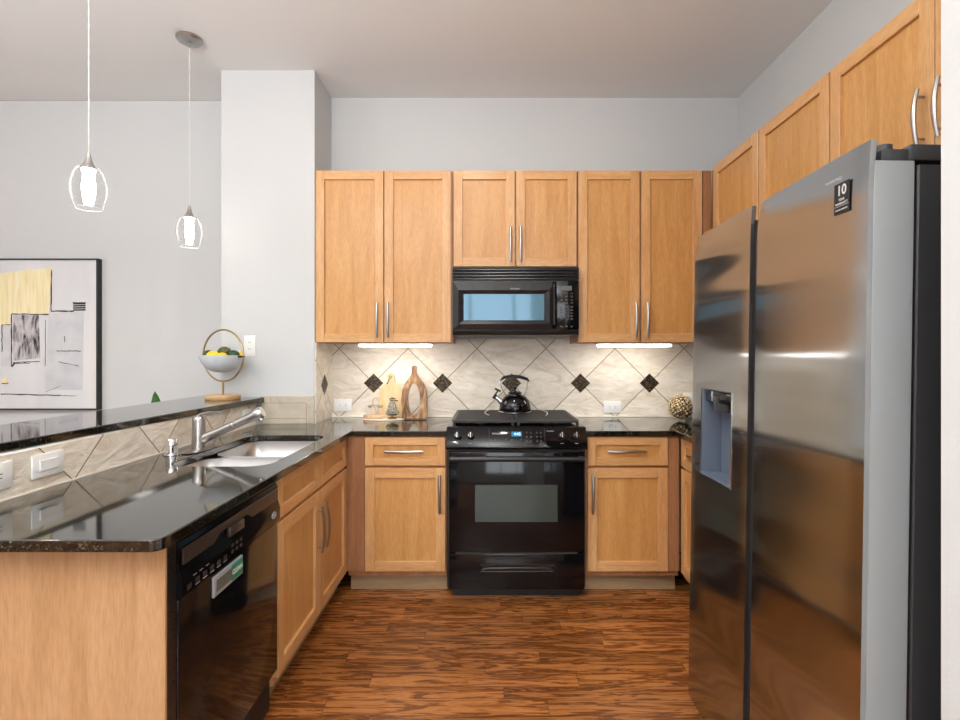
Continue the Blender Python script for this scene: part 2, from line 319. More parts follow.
# ------------------------------------------------------------------ mesh helpers
class MB:
    def __init__(s, M=None): s.v = []; s.f = []; s.mi = []; s.M = M or Matrix(); s.cur = 0
    def absorb(s, bm, M=None):
        bm.verts.ensure_lookup_table(); n = len(s.v); T = s.M @ (M or Matrix())
        flip = T.determinant() < 0
        for i, v in enumerate(bm.verts): v.index = i; s.v.append(T @ v.co)
        for f in bm.faces:
            ids = [n+v.index for v in f.verts]
            s.f.append(ids[::-1] if flip else ids); s.mi.append(s.cur)
        bm.free(); return s
    def box(s, x0, x1, y0, y1, z0, z1, b=0.0, seg=1, M=None):
        x0, x1 = sorted((x0, x1)); y0, y1 = sorted((y0, y1)); z0, z1 = sorted((z0, z1))
        bm = bmesh.new(); bmesh.ops.create_cube(bm, size=1)
        for v in bm.verts: v.co = Vector(((x0+x1)/2+v.co.x*(x1-x0), (y0+y1)/2+v.co.y*(y1-y0), (z0+z1)/2+v.co.z*(z1-z0)))
        if b: bmesh.ops.bevel(bm, geom=bm.edges[:], offset=b, segments=seg, affect='EDGES', profile=.5, clamp_overlap=True)
        return s.absorb(bm, M)
    def prism(s, poly, a0, a1, axis='z', M=None, b=0.0, seg=2):
        """poly: 2D points; extruded along axis. z: (x,y) ; y: (x,z) ; x: (y,z)"""
        def mk(p, a):
            return {'z': (p[0], p[1], a), 'y': (p[0], a, p[1]), 'x': (a, p[0], p[1])}[axis]
        bm = bmesh.new(); A = [bm.verts.new(mk(p, a0)) for p in poly]; B = [bm.verts.new(mk(p, a1)) for p in poly]
        bm.faces.new(A); bm.faces.new(B[::-1]); n = len(poly)
        for i in range(n): bm.faces.new((A[i], B[i], B[(i+1) % n], A[(i+1) % n]))
        bmesh.ops.recalc_face_normals(bm, faces=bm.faces[:])
        if b: bmesh.ops.bevel(bm, geom=bm.edges[:], offset=b, segments=seg, affect='EDGES', clamp_overlap=True)
        return s.absorb(bm, M)
    def lathe(s, prof, c=(0, 0, 0), n=32, M=None, sx=1, sy=1, close=False):
        bm = bmesh.new(); rings = []
        for r, z in prof:
            if r < 1e-6: rings.append([bm.verts.new((c[0], c[1], c[2]+z))])
            else: rings.append([bm.verts.new((c[0]+r*sx*math.cos(2*PI*i/n), c[1]+r*sy*math.sin(2*PI*i/n), c[2]+z)) for i in range(n)])
        rr = rings + ([rings[0]] if close else [])
        for A, B in zip(rr, rr[1:]):
            for i in range(n):
                j = (i+1) % n
                if len(A) == 1 and len(B) == 1: continue
                if len(A) == 1: bm.faces.new((A[0], B[j], B[i]))
                elif len(B) == 1: bm.faces.new((A[i], A[j], B[0]))
                else: bm.faces.new((A[i], A[j], B[j], B[i]))
        bmesh.ops.recalc_face_normals(bm, faces=bm.faces[:])
        return s.absorb(bm, M)
    def tube(s, pts, r, n=10, closed=False, M=None, flat=None):
        pts = [Vector(p) for p in pts]; m = len(pts); bm = bmesh.new(); rings = []
        up = None
        for i, p in enumerate(pts):
            if closed: t = (pts[(i+1) % m]-pts[i-1]).normalized()
            else: t = (pts[min(i+1, m-1)]-pts[max(i-1, 0)]).normalized()
            if up is None: up = Vector((0, 0, 1)) if abs(t.z) < .9 else Vector((0, 1, 0))
            a = (up - t*up.dot(t))
            if a.length < 1e-5: a = t.orthogonal()
            a.normalize(); b2 = t.cross(a); up = a
            rad = r[i] if isinstance(r, (list, tuple)) else r
            fx, fy = flat or (1, 1)
            rings.append([bm.verts.new(p + a*math.cos(2*PI*k/n)*rad*fx + b2*math.sin(2*PI*k/n)*rad*fy) for k in range(n)])
        seq = list(zip(rings, rings[1:])) + ([(rings[-1], rings[0])] if closed else [])
        for A, B in seq:
            for k in range(n): bm.faces.new((A[k], A[(k+1) % n], B[(k+1) % n], B[k]))
        if not closed: bm.faces.new(rings[0][::-1]); bm.faces.new(rings[-1])
        bmesh.ops.recalc_face_normals(bm, faces=bm.faces[:])
        return s.absorb(bm, M)
    def loft(s, rings, M=None):
        bm = bmesh.new(); R = [[bm.verts.new(p) for p in r] for r in rings]; n = len(R[0])
        for A, B in zip(R, R[1:]):
            for k in range(n): bm.faces.new((A[k], A[(k+1) % n], B[(k+1) % n], B[k]))
        bm.faces.new(R[0][::-1]); bm.faces.new(R[-1])
        bmesh.ops.recalc_face_normals(bm, faces=bm.faces[:])
        return s.absorb(bm, M)
    def ball(s, c, r, sx=1, sy=1, sz=1, n=16, M=None):
        bm = bmesh.new(); bmesh.ops.create_uvsphere(bm, u_segments=n, v_segments=max(6, n*2//3), radius=r)
        for v in bm.verts: v.co = Vector((v.co.x*sx+c[0], v.co.y*sy+c[1], v.co.z*sz+c[2]))
        return s.absorb(bm, M)
    def text(s, txt, size, origin, u, v, depth=.0006, align='CENTER'):
        cu = bpy.data.curves.new('t', 'FONT'); cu.body = txt; cu.size = size; cu.extrude = depth; cu.align_x = align; cu.align_y = 'CENTER'
        cu.resolution_u = 3; cu.offset = size*.018 if size > .018 else 0
        o = bpy.data.objects.new('t', cu); COL.objects.link(o)
        me = bpy.data.meshes.new_from_object(o)
        bm = bmesh.new(); bm.from_mesh(me)
        bpy.data.objects.remove(o); bpy.data.curves.remove(cu); bpy.data.meshes.remove(me)
        u = Vector(u).normalized(); v = Vector(v).normalized(); wv = u.cross(v)
        M = Matrix.Translation(Vector(origin)) @ Matrix((u, v, wv)).transposed().to_4x4()
        return s.absorb(bm, M)
    def build(s, name, mats, parent=None, origin=None, angle=35):
        if not isinstance(mats, (list, tuple)): mats = [mats]
        root = parent
        while root is not None and root.parent is not None: root = root.parent
        if parent is not None: org = Vector(root['_o']) if '_o' in root else Vector((0, 0, 0))
        else: org = Vector(origin) if origin is not None else Vector((0, 0, 0))
        me = bpy.data.meshes.new(name)
        me.from_pydata([tuple(p-org) for p in s.v], [], s.f); me.update()
        for m in mats: me.materials.append(m)
        me.polygons.foreach_set('material_index', s.mi)
        me.polygons.foreach_set('use_smooth', [True]*len(s.f))
        me.set_sharp_from_angle(angle=math.radians(angle))
        o = bpy.data.objects.new(name, me); COL.objects.link(o)
        if parent is not None: o.parent = parent
        else: o.location = org; o['_o'] = tuple(org)
        return o
def frame(origin, u, w_):
    """local x=u (width), y=up, z=outwards"""
    u = Vector(u); w_ = Vector(w_); v = Vector((0, 0, 1))
    return Matrix.Translation(Vector(origin)) @ Matrix((u, v, w_)).transposed().to_4x4()
ALLROOTS = []
def thing(name, label, cat, loc, group=None):
    o = bpy.data.objects.new(name, None); COL.objects.link(o); o.empty_display_size = .05
    o.location = loc; o['_o'] = tuple(loc); tag(o, label, cat, group); return o
def tag(o, label, cat, group=None):
    o['label'] = label; o['category'] = cat
    if group: o['group'] = group
    return o
def struct(o, label=None):
    o['kind'] = 'structure'
    if label: o['label'] = label
    return o
def kids(o): return [c for c in bpy.data.objects if c.parent == o]
def dup(root, label=None, loc=None):
    def cp(o, par):
        c = o.copy(); COL.objects.link(c); c.parent = par
        for k in kids(o): cp(k, c)
        return c
    r = cp(root, None)
    if label: r['label'] = label
    if loc is not None: r.location = loc
    return r
def boolean(o, cut):
    """cut: MB in world coords; subtract from o's mesh"""
    c = cut.build('cut', M_BLACK)
    md = o.modifiers.new('b', 'BOOLEAN'); md.object = c; md.operation = 'DIFFERENCE'; md.solver = 'EXACT'
    bpy.context.view_layer.update()
    dg = bpy.context.evaluated_depsgraph_get()
    me = bpy.data.meshes.new_from_object(o.evaluated_get(dg)); o.modifiers.remove(md); o.data = me
    me.polygons.foreach_set('use_smooth', [True]*len(me.polygons)); me.set_sharp_from_angle(angle=math.radians(35))
    bpy.data.objects.remove(c)
def rrect(x0, x1, y0, y1, r, n=6):
    P = []
    for cx, cy, a in ((x1-r, y1-r, 0), (x0+r, y1-r, 90), (x0+r, y0+r, 180), (x1-r, y0+r, 270)):
        for k in range(n+1):
            t = math.radians(a+90*k/n); P.append((cx+r*math.cos(t), cy+r*math.sin(t)))
    return P

def each(name, mat, parent, M, boxes):
    for b in boxes: MB(M).box(*b).build(name, mat, parent)
# ------------------------------------------------------------------ structure
H = 3.075
BX = -5.0      # living room left wall
BY = -4.0      # wall behind the camera
def flat(name, args, mat, **k):
    m = MB()
    for a in (args if isinstance(args[0], tuple) else [args]): m.box(*a)
    return struct(m.build(name, mat))
flat('floor', (BX-.1, 1.85, BY-.1, 3.70, -.1, 0), M_FLOOR)
flat('ceiling', [(-1.625, 1.85, BY-.1, 3.70, H, H+.1), ], M_CEIL)
flat('ceiling_left', [(BX-.1, -1.625, BY-.1, 3.70, H+.012, H+.11), ], M_CEIL)
flat('wall_back', [(-1.3, 1.85, 3.49, 3.65, 0, H)], M_WALL)
flat('wall_left_back', [(BX-.1, -1.625, 3.55, 3.65, 0, H+.01)], M_WALL)
flat('wall_column', [(-1.625, -1.055, 3.15, 3.65, 0, H)], M_WALL)
flat('wall_right', [(1.70, 1.85, .98, 3.49, 0, H)], M_WALL)
flat('wall_right_front', [(.864, 1.85, BY, .98, 0, H)], M_WALL)
# knee wall with cap cover
flat('wall_peninsula', [(-1.54, -1.412, 1.20, 3.148, 0, 1.046)], M_WALL)
# walls with the windows (behind / left of the camera)
wz0, wz1 = .6, 2.7
flat('wall_front', [(BX, -1.2, BY-.1, BY, 0, H), (1.4, 1.85, BY-.1, BY, 0, H), (-1.2, 1.4, BY-.1, BY, 0, wz0), (-1.2, 1.4, BY-.1, BY, wz1, H)], M_WALL)
flat('wall_left', [(BX-.1, BX, BY, -2.4, 0, H), (BX-.1, BX, 1.2, 3.6, 0, H), (BX-.1, BX, -2.4, 1.2, 0, wz0), (BX-.1, BX, -2.4, 1.2, wz1, H)], M_WALL)
def window(name, M, wd, ht, ncol):
    f = MB(M); t = .05
    f.box(0, t, 0, ht, -.04, .02); f.box(wd-t, wd, 0, ht, -.04, .02); f.box(t, wd-t, 0, t, -.04, .02); f.box(t, wd-t, ht-t, ht, -.04, .02)
    for i in range(1, ncol): f.box(wd*i/ncol-.025, wd*i/ncol+.025, t, ht-t, -.035, .015)
    f.box(t, wd-t, ht*.55-.02, ht*.55+.02, -.034, .014)
    o = struct(f.build(name, M_WHITE))
    s = MB(M); s.box(-.06, wd+.06, -.03, 0, 0, .08, .004); s.build('window_sill', M_WHITE, o)
    g = MB(M); g.box(t, wd-t, t, ht-t, -.022, -.018); g.build('window_pane', M_GLASS, o)
window('window_1', frame((1.4, BY, wz0), (-1, 0, 0), (0, 1, 0)), 2.6, wz1-wz0, 3)
window('window_2', frame((BX, -2.4, wz0), (0, 1, 0), (1, 0, 0)), 3.6, wz1-wz0, 4)
# tiled backsplash
ts = MB(); ts.box(-1.045, 1.70, 3.478, 3.489, .915, 1.44)
tb = struct(ts.build('wall_tile_back', M_TX))
def diamond(mb, M, r=.066, t=.003):
    mb.prism([(0, -r), (r, 0), (0, r), (-r, 0)], 0, t, 'z', M=M, b=.0012, seg=1)
for i in range(6):
    x = (374-487)/515*3.49 + .4656*i
    if x > 1.66: continue
    d = MB(); diamond(d, frame((x, 3.478, 1.1435), (1, 0, 0), (0, -1, 0))); d.build('accent_tile', M_BRONZE, tb)
q = MB(); q.box(-1.045, 1.04, 3.468, 3.478, .9145, .922, .001); q.build('caulk_line', M_CREAM, tb)
tc_ = struct(MB().box(-1.054, -1.045, 3.152, 3.477, .915, 1.41).build('wall_tile_column', M_TYC))
d = MB(); diamond(d, frame((-1.045, 3.31, 1.1435), (0, 1, 0), (1, 0, 0))); d.build('accent_tile', M_BRONZE, tc_)
tk = struct(MB().box(-1.411, -1.400, 1.20, 3.139, .915, 1.046).build('wall_tile_peninsula', M_TY))
MB().box(-1.3998, -1.396, 1.20, 3.138, .9145, .919).build('caulk_line', M_CREAM, tk)
m = MB(); m.box(-1.385, -1.055, 3.140, 3.149, .915, 1.083, .001)
m.cur = 1
for a in ((-1.375, -1.10, 3.1392, 3.1402, 1.040, 1.043), (-1.375, -1.10, 3.1392, 3.1402, .945, .948), (-1.103, -1.10, 3.1392, 3.1402, .915, 1.043), (-1.32, -1.318, 3.1392, 3.1402, 1.043, 1.083)): m.box(*a)
m.prism([(-1.101, 1.041), (-1.099, 1.043), (-1.056, 1.082), (-1.058, 1.083)], 3.1392, 3.1402, 'y')
struct(m.build('wall_tile_column_front', [M_STONE, M_GROUT]))

# ------------------------------------------------------------------ cabinet builders
def shaker(name, M, wd, ht, parent, railmat, fr=.055, t=.02):
    """door or drawer front; local x 0..wd, y 0..ht, z 0..t"""
    m = MB(M); b = .0018
    m.cur = 0
    m.box(0, fr, 0, ht, 0, t, b); m.box(wd-fr, wd, 0, ht, 0, t, b)
    m.cur = 2; m.box(fr, wd-fr, fr*.8, ht-fr*.8, 0, t-.013); m.cur = 0
    m.cur = 1
    m.box(fr, wd-fr, 0, fr, 0, t, b); m.box(fr, wd-fr, ht-fr, ht, 0, t, b)
    return m.build(name, [M_WV, railmat, M_WP], parent)
def handle(M, ln, parent, label=None):
    """bow pull along local y, origin at its lower post, z outwards"""
    m = MB(M); pts = []; rad = []
    for i in range(15):
        s = i/14; pts.append((0, -.012+s*(ln+.024), .022+.012*math.sin(PI*s))); rad.append(.0058+.001*math.sin(PI*s))
    m.tube(pts, rad, 10, flat=(1.0, 1.25))
    for y in (.012, ln-.012): m.tube([(0, y, 0), (0, y, .026)], .0042, 8)
    return m.build('handle', M_NICKEL, parent)
U, BK = (1, 0, 0), (0, -1, 0)
def upper(name, label, x0, x1, z0, z1, splits, hz, side='x'):
    """upper cabinet on the back wall"""
    r = thing('wall_cabinet', label, 'cabinet', ((x0+x1)/2, 3.33, z0))
    MB().box(x0, x1, 3.185, 3.477 if z0 < 1.45 else 3.488, z0, z1, .001).build('body', M_WV, r)
    return r
YD = 3.182   # plane behind the doors of the back wall uppers
def P(px, Y): return (px-487)*Y/515
yf = 3.162
zt, zb, zm = 2.470, 1.408, 1.874
specs = [('tall maple wall cabinet with two doors left of the microwave', 315, 452, [(315.3, 383.2), (384.3, 450.8)], zb, [(377.5, 0), (388.5, 1)]),
         ('short maple wall cabinet with two doors directly above the microwave', 453, 577, [(453.6, 514.8), (516.2, 576.8)], zm, [(510.5, 0), (520.5, 1)]),
         ('tall maple wall cabinet with two doors right of the microwave', 578, 703, [(578.6, 639.8), (641.6, 702.4)], zb, [(635.5, 0), (647, 1)])]
for lab, a, b, drs, z0, hs in specs:
    x0, x1 = P(a, yf), P(b, yf)
    r = thing('wall_cabinet', lab, 'cabinet', ((x0+x1)/2, 3.33, z0))
    m = MB().box(x0-.0005, x1+.0025, 3.185, 3.476, z0, zt, .001)
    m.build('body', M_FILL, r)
    for (p0, p1), (hx, k) in zip(drs, hs):
        u0, u1 = P(p0, yf), P(p1, yf)
        M = frame((u0, 3.184, z0+.004), U, BK)
        d = shaker('door', M, u1-u0, zt-z0-.006, r, M_WX)
        handle(frame((P(hx, yf), 3.164, z0+.045), U, BK), .19, d)
    if b == 703:
        MB().box(P(703.5, yf), P(712.5, yf)-.002, 3.172, 3.186, z0, zt, .001).build('filler_strip', M_FILL, r)
# right wall uppers: face plane x = 1.36
XR = 1.365
def YR(px): return 515*XR/(px-487)
RW = (0, -1, 0); RN = (-1, 0, 0)
y0, y1 = YR(712), YR(828.5)
r = thing('wall_cabinet', 'maple wall cabinet with two doors on the right wall beyond the refrigerator', 'cabinet', (1.53, (y0+y1)/2, 1.41))
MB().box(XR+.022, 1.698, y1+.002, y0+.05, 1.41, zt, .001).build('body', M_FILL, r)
for a, b, k in ((713, 757.3, 0), (758.6, 828, 1)):
    d = shaker('door', frame((XR+.021, YR(a), 1.414), RW, RN), YR(a)-YR(b), zt-1.414, r, M_WY)
    handle(frame((XR+.001, YR(b)+.035 if k == 0 else YR(a)-.035, 1.45), RW, RN), .19, d)
y0, y1 = YR(829.5), YR(934)
y2 = y1-(y0-y1)
r = thing('wall_cabinet', 'short maple wall cabinet with two doors above the refrigerator', 'cabinet', (1.53, y1, 1.95))
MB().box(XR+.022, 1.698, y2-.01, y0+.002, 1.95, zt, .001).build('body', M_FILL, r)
for a, b, k in ((y0-.002, y1+.002, 0), (y1-.002, y2, 1)):
    d = shaker('door', frame((XR+.021, a, 1.954), RW, RN), a-b, zt-1.954, r, M_WY)
    handle(frame((XR+.001, b+.035 if k == 0 else a-.035, 2.0), RW, RN), .155, d)
# ------------------------------------------------------------------ base cabinets
YF = 2.86   # door surface of the back run
XL = -.777  # door surface of the left run
XB = 1.072  # door surface of the right run
def Q(px): return P(px, YF)
zd0, zd1, zr0, zr1, zB = .131, .706, .720, .878, .131
def base_back(label, a, b, hpx, fill, xa, xb):
    r = thing('base_cabinet', label, 'cabinet', (Q((a+b)/2), 3.1, 0))
    MB().box(xa, xb, YF+.022, 3.47, .10, .883, .001).build('body', M_FILL, r)
    MB().box(xa, xb, YF+.075, 3.40, .0, .0995).build('toe_kick', M_KICK, r)
    dr = shaker('drawer', frame((Q(a), YF+.021, zr0), U, BK), Q(b)-Q(a), zr1-zr0, r, M_WX, fr=.045)
    hm = frame(((Q(a)+Q(b))/2-.1, YF+.003+.008, (zr0+zr1)/2), (1, 0, 0), BK)
    HM = hm @ Matrix.Rotation(-PI/2, 4, 'Z'); handle(HM, .19, dr)
    d = shaker('door', frame((Q(a), YF+.021, zd0), U, BK), Q(b)-Q(a), zd1-zd0, r, M_WX)
    handle(frame((Q(hpx), YF+.001, .47), U, BK), .19, d)
    MB().box(Q(fill[0]), Q(fill[1]), YF+.008, YF+.0215, zB, .883, .001).build('filler_strip', M_FILL, r)
    return r
base_back('maple base cabinet with a drawer left of the black range', 364.8, 445.3, 440, (346, 364.2), -.775, -.2255)
base_back('maple base cabinet with a drawer right of the black range', 587.8, 668, 592.2, (668.6, 680), .5475, 1.07)
# right run base (between corner and fridge)
r = thing('base_cabinet', 'narrow maple base cabinet with a drawer beside the refrigerator', 'cabinet', (1.4, 2.45, 0))
MB().box(XB+.022, 1.69, 2.0, 2.86, .10, .883, .001).build('body', M_WV, r)
MB().box(XB+.075, 1.69, 2.0, 2.86, 0, .0995).build('toe_kick', M_KICK, r)
dr = shaker('drawer', frame((XB+.021, 2.85, zr0), RW, RN), .44, zr1-zr0, r, M_WY, fr=.045)
handle(frame((XB+.003+.008, 2.85-.125, (zr0+zr1)/2), RW, RN) @ Matrix.Rotation(-PI/2, 4, 'Z'), .19, dr)
d = shaker('door', frame((XB+.021, 2.85, zd0), RW, RN), .44, zd1-zd0, r, M_WY)
handle(frame((XB+.001, 2.85-.40, .47), RW, RN), .19, d)
# sink base: faces +x
LU, LN = (0, 1, 0), (1, 0, 0)
r = thing('sink_cabinet', 'maple sink base cabinet with two doors between dishwasher and corner', 'cabinet', (-1.08, 2.4, 0))
m = MB(); m.box(-1.38, XL-.022, 1.920, 1.938, .10, .883); m.box(-1.38, XL-.022, 2.86, 2.878, .10, .883)
m.box(-1.38, XL-.022, 1.938, 2.86, .10, .118); m.box(-1.38, -1.365, 1.938, 2.86, .118, .883); m.box(XL-.04, XL-.022, 1.938, 2.86, .118, .883)
m.build('body', M_WV, r)
MB().box(-1.38, XL-.075, 1.92, 2.93, 0, .0995).build('toe_kick', M_KICK, r)
for a, b, hy in ((1.921, 2.397, 2.362), (2.402, 2.858, 2.437)):
    shaker('drawer_front', frame((XL-.021, a, zr0), LU, LN), b-a, zr1-zr0, r, M_WY, fr=.045)
    d = shaker('door', frame((XL-.021, a, zd0), LU, LN), b-a, zd1-zd0, r, M_WY)
    handle(frame((XL-.001, hy, .44), LU, LN), .19, d)
# peninsula end cabinet panel
r = thing('peninsula_panel', 'light maple end panel of the peninsula beside the dishwasher', 'cabinet panel', (-1.1, 1.25, 0))
MB().box(-1.54, P(137, 1.247), 1.2465, 1.262, 0, .883).build('panel', M_PANEL, r)
MB().box(P(137, 1.247)+.0006, XL, 1.244, 1.2515, 0, .883, .001).build('corner_post', M_PANEL, r)
# ------------------------------------------------------------------ counters
r1 = .03
cor = [(-.75-r1+r1*math.sin(t), 1.18+r1-r1*math.cos(t)) for t in [PI/2*k/6 for k in range(7)]]
poly = [(-1.399, 1.18)] + cor + [(-.75, 2.82), (-.785, 2.858)][:1] + [(-.762, 2.850), (-.2235, 2.850), (-.2235, 3.467), (-1.044, 3.467), (-1.044, 3.138), (-1.399, 3.138)]
poly = [(-1.399, 1.18)] + cor + [(-.75, 2.850), (-.2235, 2.850), (-.2235, 3.467), (-1.044, 3.467), (-1.044, 3.138), (-1.399, 3.138)]
ct = MB().prism(poly, .884, .914, 'z').build('granite_countertop', M_GRAN)
boolean(ct, MB().prism(rrect(-1.235, -.838, 1.955, 2.705, .085, 8), .86, .94))
def bev(o, wd=.004):
    b = o.modifiers.new('edge', 'BEVEL'); b.width = wd; b.segments = 2; b.limit_method = 'ANGLE'; b.angle_limit = math.radians(50); b.harden_normals = True
bev(ct)
tag(ct, 'black speckled granite countertop holding the sink, running from peninsula to range', 'countertop')
ct = MB().prism([(.5465, 2.850), (1.045, 2.850), (1.045, 1.98), (1.697, 1.98), (1.697, 3.467), (.5465, 3.467)], .884, .914, 'z').build('granite_countertop', M_GRAN)
bev(ct); tag(ct, 'black speckled granite countertop right of the range with a dried flower ball', 'countertop')
bt = MB().prism([(-1.455, 1.10), (-1.357, 3.137), (-1.39, 3.1375), (-1.39, 3.148), (-1.628, 3.148), (-1.628, 3.30), (-1.81, 3.30), (-1.81, 1.10)], 1.047, 1.077, 'z').build('bar_counter', M_GRAN)
bev(bt); tag(bt, 'raised black granite bar ledge above the peninsula under the pendants', 'bar counter')

# ------------------------------------------------------------------ sink
r = thing('kitchen_sink', 'double bowl stainless steel undermount sink set in the peninsula counter', 'sink', (-1.04, 2.33, .70))
def bowl(y0, y1, zf):
    m = MB(); P1 = rrect(-1.232, -.841, y0, y1, .082, 6); P2 = rrect(-1.222, -.851, y0+.01, y1-.01, .075, 6); P3 = rrect(-1.19, -.88, y0+.04, y1-.04, .055, 6)
    Po = rrect(-1.238, -.835, y0-.004, y1+.004, .086, 6)
    rings = [[(x, y, .8835) for x, y in P1], [(x, y, zf+.03) for x, y in P2], [(x, y, zf) for x, y in P3]]
    bm = bmesh.new(); R = [[bm.verts.new(p) for p in q] for q in rings]; n = len(P1)
    for A, B in zip(R, R[1:]):
        for k in range(n): bm.faces.new((A[k], A[(k+1) % n], B[(k+1) % n], B[k]))
    bm.faces.new(R[-1]); bmesh.ops.recalc_face_normals(bm, faces=bm.faces[:])
    for f in bm.faces: f.normal_flip()
    m.absorb(bm)
    o = m.build('bowl', M_SINK, r)
    sd = o.modifiers.new('t', 'SOLIDIFY'); sd.thickness = .003; sd.offset = 1
    MB().lathe([(0, .0025), (.03, .0025), (.042, .005), (.045, .001)], (-1.035, (y0+y1)/2, zf), 24).build('drain', M_CHROME, o)
bowl(1.962, 2.262, .70); bowl(2.290, 2.698, .68)
MB().box(-1.18, -.89, 2.264, 2.288, .862, .8815, .004, 2).build('divider', M_SINK, r)

# ------------------------------------------------------------------ faucet & air gap
fx, fy, fz = -1.278, 2.285, .915
r = thing('kitchen_faucet', 'chrome pull-out kitchen faucet behind the sink', 'faucet', (fx, fy, fz))
MB().lathe([(0, 0), (.075, 0), (.078, .003), (.06, .008), (0, .008)], (fx, fy, fz), 28, sx=.62, sy=1.4).build('deck_plate', M_NICKEL, r)
MB().lathe([(0, .008), (.030, .008), (.029, .03), (.027, .06), (.027, .135), (.022, .147), (.012, .155), (0, .156)], (fx, fy, fz), 28).build('body', M_NICKEL, r)
a = Vector((fx+.01, fy, fz+.045)); b = Vector((fx+.275, fy+.02, fz+.166)); dv = b-a
pts = [a+dv*t for t in (0, .08, .3, .52, .53, .56, .57, .7, .82, .88, .97, 1.0)]; rad = [.021, .020, .0195, .0195, .017, .017, .0195, .020, .023, .028, .028, .023]
w_ = MB().tube(pts, rad, 16); wo = w_.build('spray_wand', M_NICKEL, r)
e = b; MB().tube([b+Vector((-.012, 0, -.012)), b+Vector((-.006, 0, -.036))], [.018, .016], 14).build('spray_head', M_CHROME, wo)
pts = [Vector((fx, fy, fz+.150)), Vector((fx+.012, fy, fz+.158)), Vector((fx+.04, fy, fz+.166)), Vector((fx+.075, fy, fz+.168)), Vector((fx+.105, fy, fz+.164))]
MB().tube(pts, [.012, .009, .006, .006, .005], 10, flat=(.7, 1.5)).build('lever', M_NICKEL, r)
r = thing('air_gap_cap', 'small chrome cylinder cap standing on the counter left of the faucet', 'air gap', (-1.325, 2.165, fz))
MB().lathe([(0, 0), (.029, 0), (.029, .004), (.0235, .006), (.0235, .036), (.0225, .037), (.0225, .041), (.0235, .042), (.0235, .064), (.021, .068), (0, .0685)], (-1.325, 2.165, fz), 28).build('cap', M_CHROME, r)

# ------------------------------------------------------------------ dishwasher (faces +x)
r = thing('dishwasher', 'black built-in dishwasher under the peninsula counter', 'dishwasher', (-1.05, 1.6, 0))
ya, yb = 1.291, 1.903
MB().box(-1.37, XL-.032, 1.290, 1.915, .02, .882).build('body', M_BLKP, r)
m = MB(); m.box(XL-.03, XL+.004, ya, yb, .175, .722, .006, 2)
dd = m.build('door', M_BLACK, r)
m = MB(); pf = [(XL-.03, .725), (XL+.006, .725), (XL+.012, .732), (XL+.012, .775), (XL+.002, .812), (XL+.004, .852), (XL-.006, .866), (XL-.03, .866)]
bm_poly = [(x, z) for x, z in pf]
m.prism(bm_poly, ya, yb, 'y'); cp = m.build('control_panel', M_BLACK, r)
# grey handle strip with scooped grip
yc = (ya+yb)/2+.03
m = MB(); MZ = frame((XL+.0035, ya, .80), LU, LN)
m = MB(MZ); m.prism([(.012, .006), (.16, .006), (.20, .026), (.36, .026), (.40, .006), (yb-ya-.012, .006), (yb-ya-.012, .047), (.012, .047)], .0, .006, 'z', b=.0015, seg=1)
m.build('handle_strip', M_DWSTRIP, cp)
m = MB(MZ); m.box(.235, .325, -.004, .026, .0, .014, .004, 2); m.build('latch', M_DWSTRIP, cp)
each('button', M_DWSTRIP, cp, None, [(XL+.012, XL+.0135, ya+.06+i*.036, ya+.078+i*.036, .740, .752, .0005) for i in range(5)] +
     [(XL+.012, XL+.0135, ya+.25+i*.026, ya+.264+i*.026, .742+j*.018, .752+j*.018, .0005) for i in range(3) for j in range(2)] + [(XL+.012, XL+.0132, ya+.022, ya+.042, .736, .750, .0003)])
each('lettering', M_PRINT, cp, None, [(XL+.0121, XL+.0125, ya+.05+i*.03, ya+.066+i*.03, .763, .764) for i in range(3)] + [(XL+.0121, XL+.0127, ya+.06+i*.036, ya+.08+i*.036, .7345, .736) for i in range(5)])
m = MB(); c = frame((XL+.0125, yb-.055, .762), LU, LN)
m.M = c; m.tube([(.018*math.cos(t), .010*math.sin(t), 0) for t in [2*PI*k/20 for k in range(20)]], .0022, 6, closed=True)
m.ball((0, 0, 0), .009, 1.2, .6, .2); m.build('badge', M_SILVER, cp)
MB().box(XL-.06, XL-.045, ya, yb, .0, .168).build('kick_plate', M_BLACK, r)
MB().box(-.84, XL-.001, 1.253, 1.2895, .0, .882).build('side_trim', M_BLKS, r)
MB().box(XL-.03, XL-.008, ya, yb, .868, .882).build('top_strip', M_BLKS, r)
# magnet sign on the dishwasher door
r = thing('dishwasher_sign', 'small silver slider sign with green CLEAN panel on the dishwasher door', 'sign', (XL+.006, 1.50, .66))
c = frame((XL+.0052, 1.442, .655), LU, LN)
m = MB(c); m.box(0, .17, 0, .058, 0, .008, .002); m.build('plate', M_SILVER, r)
m = MB(c); m.box(.012, .105, .012, .046, .0081, .0095, .0005); m.build('slider', M_GREYD, r)
m = MB(c); m.box(.098, .164, .006, .052, .0082, .0098, .0004); s_ = m.build('green_panel', M_GREEN, r)
m = MB(c); m.text('CLEAN', .020, (.131, .029, .0101), (1, 0, 0), (0, 1, 0), .0003); m.build('lettering', M_WHITE, s_)

# ------------------------------------------------------------------ range
rx0, rx1 = -.2205, .5435
r = thing('kitchen_range', 'black slide-in gas range with oven between the back wall cabinets', 'range', ((rx0+rx1)/2, 3.1, 0))
m = MB(); m.box(rx0, rx1, 2.845, 3.455, .05, .925, .002); m.box(rx0+.03, rx1-.03, 2.86, 3.40, 0, .05)
m.build('body', M_BLKS, r)
